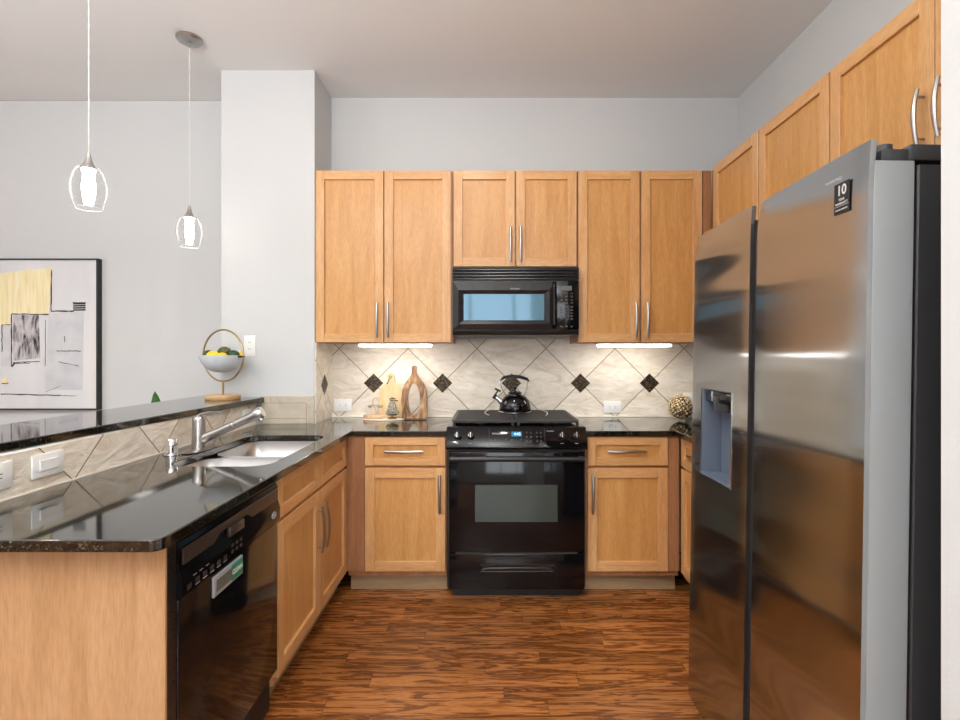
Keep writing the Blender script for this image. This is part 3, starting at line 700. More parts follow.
# control panel (sloped)
m = MB(); m.prism([(2.87, .935), (2.845, .938), (2.785, .835), (2.790, .822), (2.845, .818), (2.87, .83)], rx0-.002, rx1+.002, 'x', b=.002, seg=1)
cp = m.build('control_panel', M_BLACK, r)
sl = Vector((0, 2.845-2.785, .938-.835)).normalized(); nrm = Vector((0, -sl.z, sl.y))
pc = Vector(((rx0+rx1)/2, (2.845+2.785)/2, (.938+.835)/2))
CPF = Matrix.Translation(pc) @ Matrix((Vector((1, 0, 0)), sl, nrm)).transposed().to_4x4()
for px in (457, 470.5, 562, 576.5):
    kx = P(px, 2.81)-pc.x
    m = MB(CPF); m.lathe([(0, 0), (.019, 0), (.0185, .006), (.016, .016), (.014, .020), (0, .0205)], (kx, .004, 0), 24)
    k = m.build('knob', M_BLKS, cp)
    m = MB(CPF); m.box(kx-.003, kx+.003, -.012, .020, .018, .026, .001); m.box(kx-.012, kx-.008, -.004, .012, .012, .021, .001); m.build('knob_grip', M_CHROME, k)
each('lettering', M_PRINT, cp, CPF, [(P(px, 2.81)-pc.x-.010, P(px, 2.81)-pc.x+.007, -.038, -.0362, .0002, .0008) for px in (457, 470.5, 562, 576.5)])
m = MB(CPF)
x0, x1 = P(489, 2.81)-pc.x, P(545, 2.81)-pc.x
for a in ((x0, x0+.0015, -.05, .05), (x1-.0015, x1, -.05, .05), (x0, x1, -.05, -.0488)): m.box(a[0], a[1], a[2], a[3], .0003, .0012)
m.build('display_outline', M_DWSTRIP, cp)
m = MB(CPF); dx = P(517, 2.81)-pc.x; m.box(dx-.03, dx+.026, .002, .030, .0003, .002, .0005); ds = m.build('clock_display', M_DISP, cp)
m = MB(CPF); m.text('4:43', .022, (dx+.002, .016, .0024), (1, 0, 0), (0, 1, 0), .0003); m.build('digits', M_DIGIT, ds)
m = MB(CPF); m.text('Whirlpool', .014, (P(497.5, 2.81)-pc.x, .018, .0006), (1, 0, 0), (0, 1, 0), .0003)
m.build('logo', M_PRINT, cp)
m = MB(CPF); m.text('ACCUBAKE', .008, (P(550.5, 2.81)-pc.x, .034, .0006), (1, 0, 0), (0, 1, 0), .0003); m.build('logo', M_PRINT, cp)
each('button', M_DWSTRIP, cp, CPF, [(P(px, 2.81)-pc.x-.005, P(px, 2.81)-pc.x+.005, -.024, -.014, .0003, .0012, .0003) for px in (495, 499, 506, 512, 516.5, 520.5)] +
     [(P(px, 2.81)-pc.x-.004, P(px, 2.81)-pc.x+.004, yy, yy+.009, .0003, .0012, .0003) for px in (527, 531, 537, 541) for yy in (.020, -.004, -.028)])
# oven door
od = MB().box(rx0+.012, rx1-.012, 2.800, 2.843, .262, .806, .005, 2).build('oven_door', M_BLACK, r)
wx0, wx1, wz_0, wz_1 = P(475, 2.8), P(557.5, 2.8), 1.34-168/184, 1.34-131/184
MB().box(wx0, wx1, 2.7985, 2.8002, wz_0, wz_1, .0005).build('oven_window', M_WINGL, od)
m = MB(); m.tube([(rx0+.02, 2.765, .775), (rx1-.02, 2.765, .775)], .013, 12, flat=(1.1, .9))
for x in (rx0+.035, rx1-.035): m.box(x-.014, x+.014, 2.765, 2.802, .764, .786, .003)
m.build('oven_handle', M_BLKS, od)
m = MB(); m.box(rx0+.03, rx1-.03, 2.81, 2.844, .808, .820); m.build('vent_gap', M_BLKP, r)
dw = MB().box(rx0+.012, rx1-.012, 2.803, 2.843, .058, .252, .005, 2).build('storage_drawer', M_BLACK, r)
hx0, hx1 = P(480, 2.8), P(554.5, 2.8)
m = MB(); m.prism([(hx0, .195), (hx1, .195), (hx1-.03, .165), (hx0+.03, .165)][::-1], 2.797, 2.804, 'y', b=.001, seg=1)
m.build('pull_recess', M_BLKP, dw)
m = MB(); m.tube([(hx0+.012, 2.796, .168), (hx0+.05, 2.786, .180), ((hx0+hx1)/2, 2.782, .184), (hx1-.05, 2.786, .180), (hx1-.012, 2.796, .168)], .0055, 10)
m.tube([(hx0+.004, 2.796, .160), (hx1-.004, 2.796, .160)], .003, 8)
m.build('drawer_handle', M_DWSTRIP, dw)
MB().box(rx0+.05, rx1-.05, 2.8, 2.84, .253, .2595).build('seam_strip', M_DWSTRIP, r)
MB().box(rx0-.001, rx1+.001, 2.872, 3.458, .926, .936, .003).build('cooktop', M_BLACK, r)
# burners and grates
cxm = (rx0+rx1)/2
for bx in (-.19, .19):
    for by in (3.02, 3.30):
        MB().lathe([(0, .937), (.05, .937), (.05, .945), (.038, .947), (.038, .954), (.034, .957), (0, .957)], (cxm+bx, by, 0), 24).build('burner', M_IRON, r)
for sgn in (-1, 1):
    xa, xb = (cxm-.362, cxm-.002) if sgn < 0 else (cxm+.002, cxm+.362)
    m = MB(); zt0, zt1 = .954, .967
    f_ = .030   # outer front corner is cut off
    pl = [(xa+(f_*.4 if sgn < 0 else 0), 2.885), (xb-(f_*.4 if sgn > 0 else 0), 2.885), (xb, 2.93), (xb, 3.443), (xa, 3.443), (xa, 2.93)]
    m.prism(pl, zt0, zt1, 'z', b=.003, seg=2)
    for i in range(1, 22):
        y = 2.90+(3.43-2.90)*i/22; m.box(xa+.02, xb-.02, y-.004, y+.004, zt1-.001, zt1+.0012, .0008)
    for x in (xa+.014, xb-.014):
        for y in (2.91, 3.163, 3.428): m.box(x-.008, x+.008, y-.008, y+.008, .9365, zt0+.002, .001)
    m.build('grate', M_IRON, r)
for sgn in (-1, 1):  # chrome wires added for bright curved reflections on the cooktop
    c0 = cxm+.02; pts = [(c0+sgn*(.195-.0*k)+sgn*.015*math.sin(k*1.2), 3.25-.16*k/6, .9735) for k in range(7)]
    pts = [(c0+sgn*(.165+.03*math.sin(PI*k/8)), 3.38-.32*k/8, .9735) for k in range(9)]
    MB().tube(pts, .004, 8).build('reflection_wire', M_CHROME, r)

# ------------------------------------------------------------------ kettle
kx, ky, kz = P(515, 3.26), 3.26, .9695
r = thing('tea_kettle', 'glossy black whistling tea kettle standing on the range', 'kettle', (kx, ky, kz))
MB().lathe([(0, 0), (.098, 0), (.103, .004), (.103, .008), (.099, .011), (0, .011)], (kx, ky, kz), 40).build('base_ring', M_CHROME, r)
MB().lathe([(0, .011), (.098, .011), (.1, .022), (.098, .045), (.090, .07), (.076, .093), (.060, .108), (.050, .113), (0, .113)], (kx, ky, kz), 40).build('body', M_BLACK, r)
MB().lathe([(0, .113), (.05, .113), (.052, .117), (.048, .121), (0, .121)], (kx, ky, kz), 32).build('collar', M_CHROME, r)
ld = MB().lathe([(0, .121), (.046, .121), (.040, .130), (.02, .136), (0, .137)], (kx, ky, kz), 32).build('lid', M_BLACK, r)
MB().lathe([(0, .136), (.006, .137), (.006, .148), (.013, .155), (.012, .164), (0, .168)], (kx, ky, kz), 20).build('lid_knob', M_BLACK, ld)
for s in (-1, 1):
    m = MB()
    for dy in (-.012, .012):
        m.tube([(kx+s*.055, ky+dy, kz+.108), (kx+s*.078-.004, ky+dy, kz+.15), (kx+s*.088-.008, ky+dy, kz+.19), (kx+s*.080-.008, ky+dy*.7, kz+.215)], .003, 8)
    m.build('handle_bracket', M_CHROME, r)
MB().tube([(kx-.095, ky, kz+.202), (kx-.07, ky, kz+.222), (kx-.02, ky, kz+.230), (kx+.03, ky, kz+.226), (kx+.075, ky, kz+.212), (kx+.088, ky, kz+.198)], [.008, .013, .0145, .0145, .013, .007], 14, flat=(.75, 1.3)).build('handle', M_BLKS, r)
sp = MB().tube([(kx-.08, ky, kz+.062), (kx-.105, ky, kz+.085), (kx-.128, ky, kz+.102)], [.021, .016, .013], 14).build('spout', M_CHROME, r)
MB().tube([(kx-.122, ky, kz+.098), (kx-.136, ky, kz+.107)], [.017, .017], 14).build('spout_cap', M_BLKS, sp)
MB().tube([(kx-.128, ky, kz+.11), (kx-.108, ky, kz+.138), (kx-.112, ky, kz+.146)], .005, 8).tube([(kx-.128, ky, kz+.152), (kx-.09, ky, kz+.134)], .006, 8).build('spout_lever', M_BLKS, sp)

# ------------------------------------------------------------------ microwave
mx0, mx1 = P(452.6, 3.10), P(579, 3.10)
mz0, mz1 = 1.452, 1.866
r = thing('microwave', 'black over-the-range microwave under the short wall cabinet', 'microwave', ((mx0+mx1)/2, 3.29, mz0))
MB().box(mx0+.002, mx1-.002, 3.13, 3.476, mz0+.012, mz1, .002).build('body', M_BLKS, r)
zl = 1.34+74*3.1/515
m = MB()
m.box(mx0, mx1, 3.118, 3.13, zl, mz1)
for i in range(4):
    z = zl+.004+i*(mz1-zl-.006)/4
    m.prism([(3.096, z), (3.118, z+.002), (3.118, z+.017), (3.100, z+.013)], mx0, mx1, 'x', b=.001, seg=1)
m.build('vent_grille', M_BLKS, r)
dx1 = P(556, 3.1)
def MX(p): return P(p, 3.09)
zA, zB_ = mz0+.035, zl-.004
ix0, ix1, iz0, iz1 = MX(463.5), MX(544.5), 1.34+(354-320.5)*3.1/515, 1.34+(354-294)*3.1/515
bm = bmesh.new()
O = [(mx0, 3.100, zA), (dx1, 3.100, zA), (dx1, 3.100, zB_), (mx0, 3.100, zB_)]
O0 = [(mx0, 3.128, zA), (dx1, 3.128, zA), (dx1, 3.128, zB_), (mx0, 3.128, zB_)]
I1 = [(ix0-.03, 3.088, iz0-.022), (ix1+.03, 3.088, iz0-.022), (ix1+.03, 3.088, iz1+.022), (ix0-.03, 3.088, iz1+.022)]
I2 = [(ix0, 3.100, iz0), (ix1, 3.100, iz0), (ix1, 3.100, iz1), (ix0, 3.100, iz1)]
R = [[bm.verts.new(p) for p in q] for q in (O0, O, I1, I2)]
for A, B in zip(R, R[1:]):
    for k in range(4): bm.faces.new((A[k], A[(k+1) % 4], B[(k+1) % 4], B[k]))
bm.faces.new(R[0]); bm.faces.new(R[-1])
bmesh.ops.recalc_face_normals(bm, faces=bm.faces[:])
md = MB().absorb(bm).build('door', M_BLKS, r, angle=10)
MB().box(ix0+.001, ix1-.001, 3.0965, 3.0995, iz0+.001, iz1-.001).build('door_window', M_MWGL, md)
MB().text('Whirlpool', .014, (MX(515), 3.0855, iz1+.030), (1, 0, 0), (0, 0, 1), .0004).build('logo', M_PRINT, md)
m = MB(); hx = MX(553.8); m.tube([(hx, 3.095, zA+.015), (hx, 3.066, zA+.03), (hx, 3.058, (zA+zB_)/2), (hx, 3.066, zB_-.03), (hx, 3.095, zB_-.015)], .009, 12); m.build('door_handle', M_BLACK, md)
cp = MB().box(dx1+.002, mx1, 3.098, 3.128, zA, zB_, .003, 2).build('control_panel', M_BLACK, r)
MB().box(MX(561), MX(572), 3.0965, 3.0982, 1.34+(354-290.5)*3.1/515, 1.34+(354-286)*3.1/515).build('clock_display', M_GREYD, cp)
for yy in (293.5, 296.5, 300, 303, 307, 310, 313, 316, 319, 326.5):
    for xx in (561.5, 566.7, 572):
        x = MX(xx); z = 1.34+(354-yy)*3.1/515; MB().box(x-.007, x+.007, 3.0970, 3.0983, z-.0042, z+.0042, .0003).build('button', M_DWSTRIP, cp)
m = MB(); m.prism([(3.128, mz0), (3.108, mz0+.004), (3.100, mz0+.031), (3.128, mz0+.033)], mx0, mx1, 'x', b=.001, seg=1); m.box(MX(515), MX(540), 3.104, 3.12, mz0-.001, mz0+.003)
m.build('bottom_trim', M_BLKS, r)
MB().box(mx0+.03, mx1-.03, 3.13, 3.46, mz0, mz0+.0115, .002).build('underside_vent', M_DWSTRIP, r)

# ------------------------------------------------------------------ under-cabinet lights
for a, b, lab in ((359, 430.5, 'white glowing light strip under the wall cabinet left of the microwave'), (599.5, 671.5, 'white glowing light strip under the wall cabinet right of the microwave')):
    x0, x1 = P(a, 3.21), P(b, 3.21)
    r = thing('cabinet_light', lab, 'light', ((x0+x1)/2, 3.25, 1.38), 'light strips under the wall cabinets')
    MB().box(x0-.012, x1+.012, 3.20, 3.30, 1.400, 1.4065, .002).build('housing', M_WHITE, r)
    MB().box(x0, x1, 3.205, 3.29, 1.386, 1.3995, .004, 2).build('diffuser', M_EMIT, r)

# ------------------------------------------------------------------ outlets
def outlet(label, M, wd, ht, kind):
    c = M @ Vector((0, 0, 0)); r = thing('wall_outlet' if kind != 'switch' else 'light_switch', label, 'outlet' if kind != 'switch' else 'switch', tuple(c))
    MB(M).box(-wd/2, wd/2, -ht/2, ht/2, 0, .006, .002, 2).build('cover_plate', M_WHITE, r)
    if kind == 'switch':
        k = MB(M).box(-.034, .034, -.017, .017, .006, .010, .001).build('rocker', M_WHITE, r)
    else:
        hor = wd > ht
        for s in (-1, 1):
            m = MB(M); ox, oy = (s*.02, 0) if hor else (0, s*.02)
            m.box(ox-.015, ox+.015, oy-.014, oy+.014, .006, .0075, .001)
            m.cur = 1
            for q in (-1, 1):
                if hor: m.box(ox-.004, ox+.004, q*.006-.0012, q*.006+.0012, .0075, .0079)
                else: m.box(q*.006-.0012, q*.006+.0012, oy-.004, oy+.004, .0075, .0079)
            m.build('socket', [M_WHITE, M_SLOT], r)
outlet('horizontal white outlet on the back wall tiles near the left corner', frame((P(343, 3.475), 3.4775, 1.34-51*3.475/515), U, BK), .118, .082, 'o')
outlet('horizontal white outlet on the back wall tiles right of the range', frame((P(612.5, 3.475), 3.4775, 1.34-53*3.475/515), U, BK), .118, .078, 'o')
outlet('upright white outlet on the painted column behind the fruit bowl', frame((P(250, 3.148), 3.1495, 1.34+8.3*3.148/515), U, BK), .07, .125, 'v')
def kneeY(px): return 515*1.399/(487-px)
outlet('wide white rocker switch plate on the peninsula tiles below the bar', frame((-1.3995, kneeY(47), 1.34-110*kneeY(47)/515), LU, LN), .117, .073, 'switch')
outlet('white outlet on the peninsula tiles at the left edge of the picture', frame((-1.3995, kneeY(-8), 1.34-124*kneeY(-8)/515), LU, LN), .117, .078, 'o')
outlet('small white outlet on the peninsula tiles behind the faucet wand', frame((-1.3995, 3.0, .982), LU, LN), .115, .073, 'o')

# ------------------------------------------------------------------ refrigerator (leans back slightly)
FX = .757
r = thing('refrigerator', 'large stainless steel side-by-side refrigerator on the right with water dispenser', 'refrigerator', (FX, 1.49, 0))
def fdoor(name, ya, yb, mats):
    """front surface bulges to -x and rolls back at the top"""
    n = 14; rings = []
    zs = [.06, .065, .5, 1.0, 1.5, 1.67, 1.71, 1.74, 1.76, 1.774, 1.782]
    def back(z): return 0 if z < 1.67 else .014*((z-1.67)/.112)**2
    for z in zs:
        ring = []
        for k in range(n+1):
            t = k/n; y = ya+(yb-ya)*t; c = 1-(2*t-1)**2; e = .002*max(0, (abs(2*t-1)-.93)/.07)**2
            ring.append((FX-.002*c+e+back(z)*(.35+.65*t), y, z))
        ring += [(FX+.013+back(z)*.5, yb, z), (FX+.013+back(z)*.5, ya, z)]
        rings.append(ring)
    m = MB(); m.loft(rings); o = m.build(name, mats, r, angle=30); return o
dN = fdoor('fridge_door', 1.060, 1.497, [M_STEEL]); dF = fdoor('freezer_door', 1.535, 1.945, [M_STEEL])
cutr = MB(); cutr.box(FX-.03, FX+.07, 1.629, 1.856, .914, 1.219)
# cut the dispenser opening (mesh is stored relative to the root)
bpy.context.view_layer.update(); boolean(dF, cutr)
for o_, ya, yb in ((dN, 1.060, 1.497), (dF, 1.535, 1.945)):
    if o_ is dN: MB().box(FX+.0135, FX+.098, ya, yb, .06, 1.740, .002).build('door_liner', M_SIDE, o_)
    else:
        m = MB(); x0, x1 = FX+.0135, FX+.098
        m.box(x0, x1, ya, yb, .06, .913); m.box(x0, x1, ya, yb, 1.220, 1.74); m.box(x0, x1, ya, 1.628, .913, 1.220); m.box(x0, x1, 1.857, yb, .913, 1.220)
        m.build('door_liner', M_DARKG, o_)
M_RECESS = plain('blue_grey_plastic', srgb(104, 114, 130), .35, metal=.2)
m = MB(); x0 = FX-.001; x1 = FX+.075; q0, q1 = .915, 1.218
m.box(x1-.004, x1, 1.629, 1.856, q0, q1); m.box(x0+.003, x1-.004, 1.629, 1.632, q0, q1); m.box(x0+.003, x1-.004, 1.853, 1.856, q0, q1)
m.box(x0+.003, x1-.004, 1.632, 1.853, q0, q0+.004); m.box(x0+.003, x1-.004, 1.632, 1.853, q1-.004, q1)
ds = m.build('dispenser', M_RECESS, dF)
m = MB(); m.box(x0+.012, x1-.006, 1.635, 1.850, q1-.046, q1-.005, .004, 2); m.build('dispenser_head', M_BLACK, ds)
m = MB(); m.lathe([(0, 0), (.022, 0), (.026, .02), (.026, .05), (0, .05)], (x0+.036, 1.765, q1-.075), 20, sy=1.8); m.build('dispenser_paddle', M_DARKG, ds)
m = MB(); m.box(FX-.004, FX+.004, 1.627, 1.858, .9105, .9145); m.box(FX-.003, FX+.004, 1.8562, 1.858, .9145, 1.2185); m.box(FX-.003, FX+.004, 1.627, 1.6288, .9145, 1.2185)
m.build('dispenser_trim', M_CHROME, ds)
MB().box(FX+.108, 1.50, 1.064, 1.940, .03, 1.735, .003).build('body', M_DARKG, r)
MB().box(FX+.0985, FX+.1075, 1.070, 1.93, .07, 1.73).build('door_gasket', M_BLKP, r)
m = MB(); m.box(FX+.034, FX+.10, 1.068, 1.115, 1.741, 1.768, .004, 2); m.box(FX+.09, FX+.62, 1.062, 1.14, 1.742, 1.776, .004, 2); m.lathe([(0, 1.741), (.018, 1.741), (.018, 1.779), (0, 1.779)], (FX+.052, 1.090, 0), 20)
m.build('hinge_cover', M_DARKG, r)
m = MB(); m.box(FX+.034, FX+.086, 1.895, 1.935, 1.741, 1.772, .004, 2); m.box(FX+.05, FX+.3, 1.86, 1.935, 1.742, 1.776, .004, 2); m.build('hinge_cover', M_DARKG, r)
m = MB()
for y in (1.08, 1.9):
    for x in (FX+.12, 1.44): m.lathe([(0, .012), (.02, .012), (.02, .035), (0, .035)], (x, y, 0), 12)
m.build('foot', M_BLKP, r)
# sticker: local frame on the near door (u toward camera = -y)
sy, sz = 1.133, 1.635
yl, yr = 515*.787/(837.5-487), 515*.787/(853-487)
c = frame((FX-.0024, (yl+yr)/2, 1.34+158*1.12/515), (0, -1, 0), (-1, 0, 0))
sw, sh = abs(yl-yr), .068
c = c @ Matrix.Rotation(math.radians(-.4), 4, 'Y')
m = MB(c); m.box(-sw/2, sw/2, -sh/2, sh/2, 0, .0012); m.cur = 1
st = m.build('warranty_sticker', [M_BLKP], dN)
m = MB(c); m.text('10', .031, (0, .016, .0015), (1, 0, 0), (0, 1, 0), .0002); m.text('YEAR', .008, (0, -.0035, .0015), (1, 0, 0), (0, 1, 0), .0002)
m.text('WARRANTY', .0072, (0, -.012, .0015), (1, 0, 0), (0, 1, 0), .0002); m.box(-sw/2+.002, sw/2-.002, -.0175, -.0168, .0012, .0016)
m.text('DIGITAL INVERTER', .0046, (0, -.0255, .0015), (1, 0, 0), (0, 1, 0), .0002)
m.build('lettering', M_PRINT, dN)
c2 = frame((FX+.0018, 1.165, 1.730), (0, -1, 0), (-1, 0, 0))
m = MB(c2); m.text('SAMSUNG', .012, (0, 0, .0), (1, 0, 0), (0, 1, 0), .0012); m.build('logo', M_SILVER, dN)
r.rotation_euler = (0, math.radians(.88), 0)

# ------------------------------------------------------------------ picture
r = thing('wall_picture', 'large abstract painting in a thin black frame on the left wall', 'picture', (P(20, 3.51), 3.54, .95))
YP = 3.512
def PX(p): return P(p, YP)
def PZ(y): return 1.34-(y-354)*YP/515
xr, xl, zt_, zb2 = PX(98), PX(98)-1.03, PZ(258.5), PZ(410)
m = MB(); m.box(xl, xl+.012, YP-.002, 3.549, zb2, zt_); m.box(xr-.012, xr, YP-.002, 3.549, zb2, zt_); m.box(xl+.012, xr-.012, YP-.002, 3.549, zb2, zb2+.010); m.box(xl+.012, xr-.012, YP-.002, 3.549, zt_-.010, zt_)
m.build('frame', M_FRAMEB, r)
m = MB(); m.box(xl+.012, xr-.012, YP+.006, 3.545, zb2+.01, zt_-.01)
cv = m.build('canvas', M_CANVAS, r)
def patch(name, mat, polys, t=.0008, lift=0):
    m = MB()
    for q in polys: m.prism([(PX(a), PZ(b)) for a, b in q][::-1], YP+.006-t-lift, YP+.006-lift, 'y')
    return m.build(name, mat, cv)
rnd = random.Random(3)
def rough(x0, y0, x1, y1, wd, n=9):
    """hand drawn line as a ragged strip, pixel coords"""
    dx, dy = x1-x0, y1-y0; l = math.hypot(dx, dy); nx, ny = -dy/l, dx/l; A = []; B = []
    for i in range(n+1):
        t = i/n; j = rnd.uniform(-.25, .25); w2 = wd*rnd.uniform(.3, .65)
        A.append((x0+dx*t+nx*(j+w2), y0+dy*t+ny*(j+w2))); B.append((x0+dx*t+nx*(j-w2), y0+dy*t+ny*(j-w2)))
    return A+B[::-1]
patch('paint_patch', M_CREAMP, [[(-50, 276), (2, 273), (24, 270), (50, 268), (51, 290), (48, 314), (11, 314), (10, 325), (-50, 330)]])
patch('paint_patch', M_GREYP, [[(0, 325), (10.5, 325), (10.5, 366), (0, 366)], [(48, 314), (83, 311), (82, 390), (44, 390)]], .0004)
patch('paint_patch', M_SKETCH, [[(12.5, 315), (38, 315), (39.5, 358), (12, 361)]], .0012)
patch('paint_patch', M_CREAMP, [[(1, 378), (7, 378), (7, 383), (1, 383)]], .0012)
patch('brush_lines', M_INK, [rough(11, 314, 48, 314.4, 1.0), rough(51, 270, 50.4, 311, 1.0), rough(50.5, 311, 73, 311, 1.2), rough(10.8, 314, 10.8, 366, 1.0), rough(1, 325, 10, 324.6, .8), rough(1.3, 325, 1.3, 352, .8),
    rough(12, 362.5, 39, 361.5, .8), rough(14, 363.5, 29, 363, .8), rough(0, 394, 60, 395.5, 1.1), rough(60, 395.5, 76, 396, .4), rough(45, 320, 44.5, 366, .35), rough(1, 383.5, 7.5, 383.5, .8),
    rough(11, 367, 14, 363, 1.6), rough(56, 351, 80, 351, .8, 14), rough(58, 362, 78, 366, .5, 12), rough(64, 336, 64, 342, .6), rough(72, 302.5, 85, 302.5, .8), rough(45, 392, 60, 386, .3)], .0016)
patch('paint_patch', M_INK, [[(72.5, 303+k*2.1), (85, 302.6+k*2.1), (84.8, 304.2+k*2.1), (72.5, 304.5+k*2.1)] for k in range(4)], .0014)

# ------------------------------------------------------------------ pendants
def pendant(label, px, Y, zbot):
    x = P(px, Y); r = thing('pendant_lamp', label, 'pendant lamp', (x, Y, H), 'pendant lamps above the bar')
    zt_ = zbot+.165
    MB().lathe([(0, H-.001), (.078, H-.001), (.078, H-.010), (.070, H-.018), (.03, H-.026), (.010, H-.03), (.008, H-.05), (0, H-.052)], (x, Y, 0), 32, sx=.86, sy=.86).build('canopy', M_NICKEL, r)
    m = MB(); n = 60; zA_, zB2 = H-.05, zt_+.05
    for ph in (0, PI):
        m.tube([(x+.0015*math.cos(ph+i*.9), Y+.0015*math.sin(ph+i*.9), zA_+(zB2-zA_)*i/n) for i in range(n+1)], .0014, 6)
    m.build('cord', M_CORD, r)
    MB().lathe([(0, .06), (.005, .06), (.009, .04), (.014, .02), (.023, .004), (.027, -.004), (.025, -.008), (0, -.008)], (x, Y, zt_), 28).build('cap', M_NICKEL, r)
    R_ = .074; prof = [(.030, 0), (.046, -.006), (.062, -.030), (.072, -.065), (.0735, -.085), (.070, -.115), (.060, -.150), (.056, -.165)]
    pin = [(a-.002, b) for a, b in prof[::-1]]
    MB().lathe(prof+pin, (x, Y, zt_), 36, close=True, sx=.85, sy=.85).build('glass_shade', M_GLASS, r)
    MB().tube([(x+.0468*math.cos(t), Y+.0468*math.sin(t), zt_-.165) for t in [2*PI*k/36 for k in range(36)]], .0012, 6, closed=True).build('glass_rim', M_RIM, r)
    MB().lathe([(0, -.009), (.034, -.009), (.028, -.022), (.025, -.034), (.031, -.07), (.031, -.095), (.024, -.135), (.019, -.152), (0, -.153)], (x, Y, zt_), 28, sx=.75, sy=.75).build('inner_shade', M_SHADE, r)
pendant('nearer clear glass pendant lamp, larger of the two, hanging over the bar', 88.7, 2.06, 1.922)
pendant('farther clear glass pendant lamp with round nickel ceiling plate, beside the column', 189.5, 2.83, 1.930)

# ------------------------------------------------------------------ fruit bowl
bx, by, bz = P(223, 3.0), 3.0, 1.0775
ANG = math.radians(19)
r = thing('fruit_stand', 'pale grey bowl held in a brass ring stand on the end of the bar', 'fruit bowl', (bx, by, bz))
MB().lathe([(0, 0), (.091, 0), (.095, .006), (.095, .022), (.091, .026), (0, .026)], (bx, by, bz), 40).build('base', M_BASEW, r)
MB().tube([(bx, by, bz+.026), (bx, by, bz+.104)], .006, 12).build('post', M_GOLD, r)
zc = 1.331; cu, su = math.cos(ANG), math.sin(ANG)
MB().tube([(bx+.150*math.cos(t)*cu, by-.150*math.cos(t)*su, zc+.150*math.sin(t)) for t in [2*PI*k/56 for k in range(56)]], .0055, 10, closed=True).build('ring', M_GOLD, r)
m = MB(); prof = [(0, -.100), (.04, -.096), (.08, -.077), (.106, -.045), (.119, -.010), (.121, .002), (.117, .002), (.113, -.010), (.100, -.043), (.075, -.072), (.038, -.090), (0, -.094)]
m.lathe(prof, (bx-.006, by, zc), 44); m.build('bowl', M_BOWL, r)
m = MB()
for s in (-1, 1): m.tube([(bx+s*.115*cu, by-s*.115*su, zc-.006), (bx+s*.155*cu, by-s*.155*su, zc-.006)], .006, 10)
m.build('pivot', M_BLKS, r)
def fruit(name, label, cat, x, y, z, rr, mat, kind, rot=0):
    M = Matrix.Translation((x, y, z)) @ Matrix.Rotation(rot, 4, 'Z')
    m = MB(M)
    prof = []
    for k in range(17):
        t = PI*k/16; a = rr*math.sin(t); b = -rr*1.22*math.cos(t)
        if kind == 'lemon' and (k < 3 or k > 13): b *= 1.06
        prof.append((a if 0 < k < 16 else 0, b))
    m.M = M @ Matrix.Rotation(PI/2, 4, 'Y'); m.lathe(prof, (0, 0, 0), 24)
    o = m.build(name, mat, None, origin=(x, y, z)); tag(o, label, cat)
fruit('avocado', 'dark green avocado at the left rim of the fruit bowl', 'avocado', bx-.074, by-.015, zc+.004, .028, M_LIME, 'avo', .3)
fruit('lemon', 'yellow lemon in front, left of centre in the fruit bowl', 'lemon', bx-.022, by-.068, zc+.001, .027, M_LEMON, 'lemon', .1)
fruit('avocado', 'olive brown avocado topping the heap in the middle of the bowl', 'avocado', bx+.004, by+.010, zc+.020, .033, M_LIME, 'avo', -.2)
fruit('lemon', 'small yellow lemon between the top avocado and the dark lime', 'lemon', bx+.030, by-.065, zc-.004, .022, M_LEMON, 'lemon', .5)
fruit('lime', 'dark green lime on the right side of the fruit bowl', 'lime', bx+.066, by-.010, zc+.006, .026, M_LIME2, 'avo', .4)
fruit('lemon', 'yellow lemon at the far right rim of the bowl', 'lemon', bx+.086, by+.022, zc+.002, .021, M_LEMON, 'lemon', -.5)
# ------------------------------------------------------------------ plant behind the bar
r = thing('potted_plant', 'green leafy plant whose leaf tip shows above the bar ledge', 'plant', (-2.2, 3.28, 0))
MB().lathe([(0, 0), (.10, 0), (.13, .26), (.135, .28), (.12, .28), (.115, .25), (0, .25)], (-2.2, 3.28, 0), 28).build('pot', M_POT, r)
def leaf(base, tip, wd, bend):
    base, tip = Vector(base), Vector(tip); ax = tip-base; sd = Vector((1, .25, 0)).normalized(); m = MB(); n = 10
    bm = bmesh.new(); rows = []
    for i in range(n+1):
        t = i/n; c = base+ax*t+Vector((bend*math.sin(PI*t), 0, 0)); wd_ = wd*math.sin(PI*min(1, t*.92+.06))**.8*(1 if t < .98 else .1)
        rows.append([bm.verts.new(c-sd*wd_), bm.verts.new(c+Vector((0, .008, 0))), bm.verts.new(c+sd*wd_)])
    for A, B in zip(rows, rows[1:]):
        for k in range(2): bm.faces.new((A[k], A[k+1], B[k+1], B[k]))
    bmesh.ops.solidify(bm, geom=bm.faces[:], thickness=.0015)
    return m.absorb(bm)
st = MB().tube([(-2.2, 3.28, .25), (-2.19, 3.28, .6), (-2.17, 3.28, .86)], [.009, .007, .005], 8).build('stem', M_LEAF, r)
tipx = P(154.8, 3.33)
for b_, t_, w2, bd in (((-2.17, 3.28, .84), (tipx, 3.33, 1.34-37.5*3.33/515), .036, .03), ((-2.17, 3.28, .82), (-2.32, 3.25, .98), .035, -.03), ((-2.18, 3.28, .74), (-2.34, 3.33, .93), .035, -.02), ((-2.19, 3.28, .65), (-2.06, 3.38, .88), .035, .02), ((-2.19, 3.28, .5), (-2.32, 3.2, .7), .035, -.02), ((-2.18, 3.28, .78), (-2.2, 3.42, .96), .035, 0)):
    leaf(b_, t_, w2, bd).build('leaf', M_LEAF, r)

# ------------------------------------------------------------------ decor on the back counter
cz = .9145
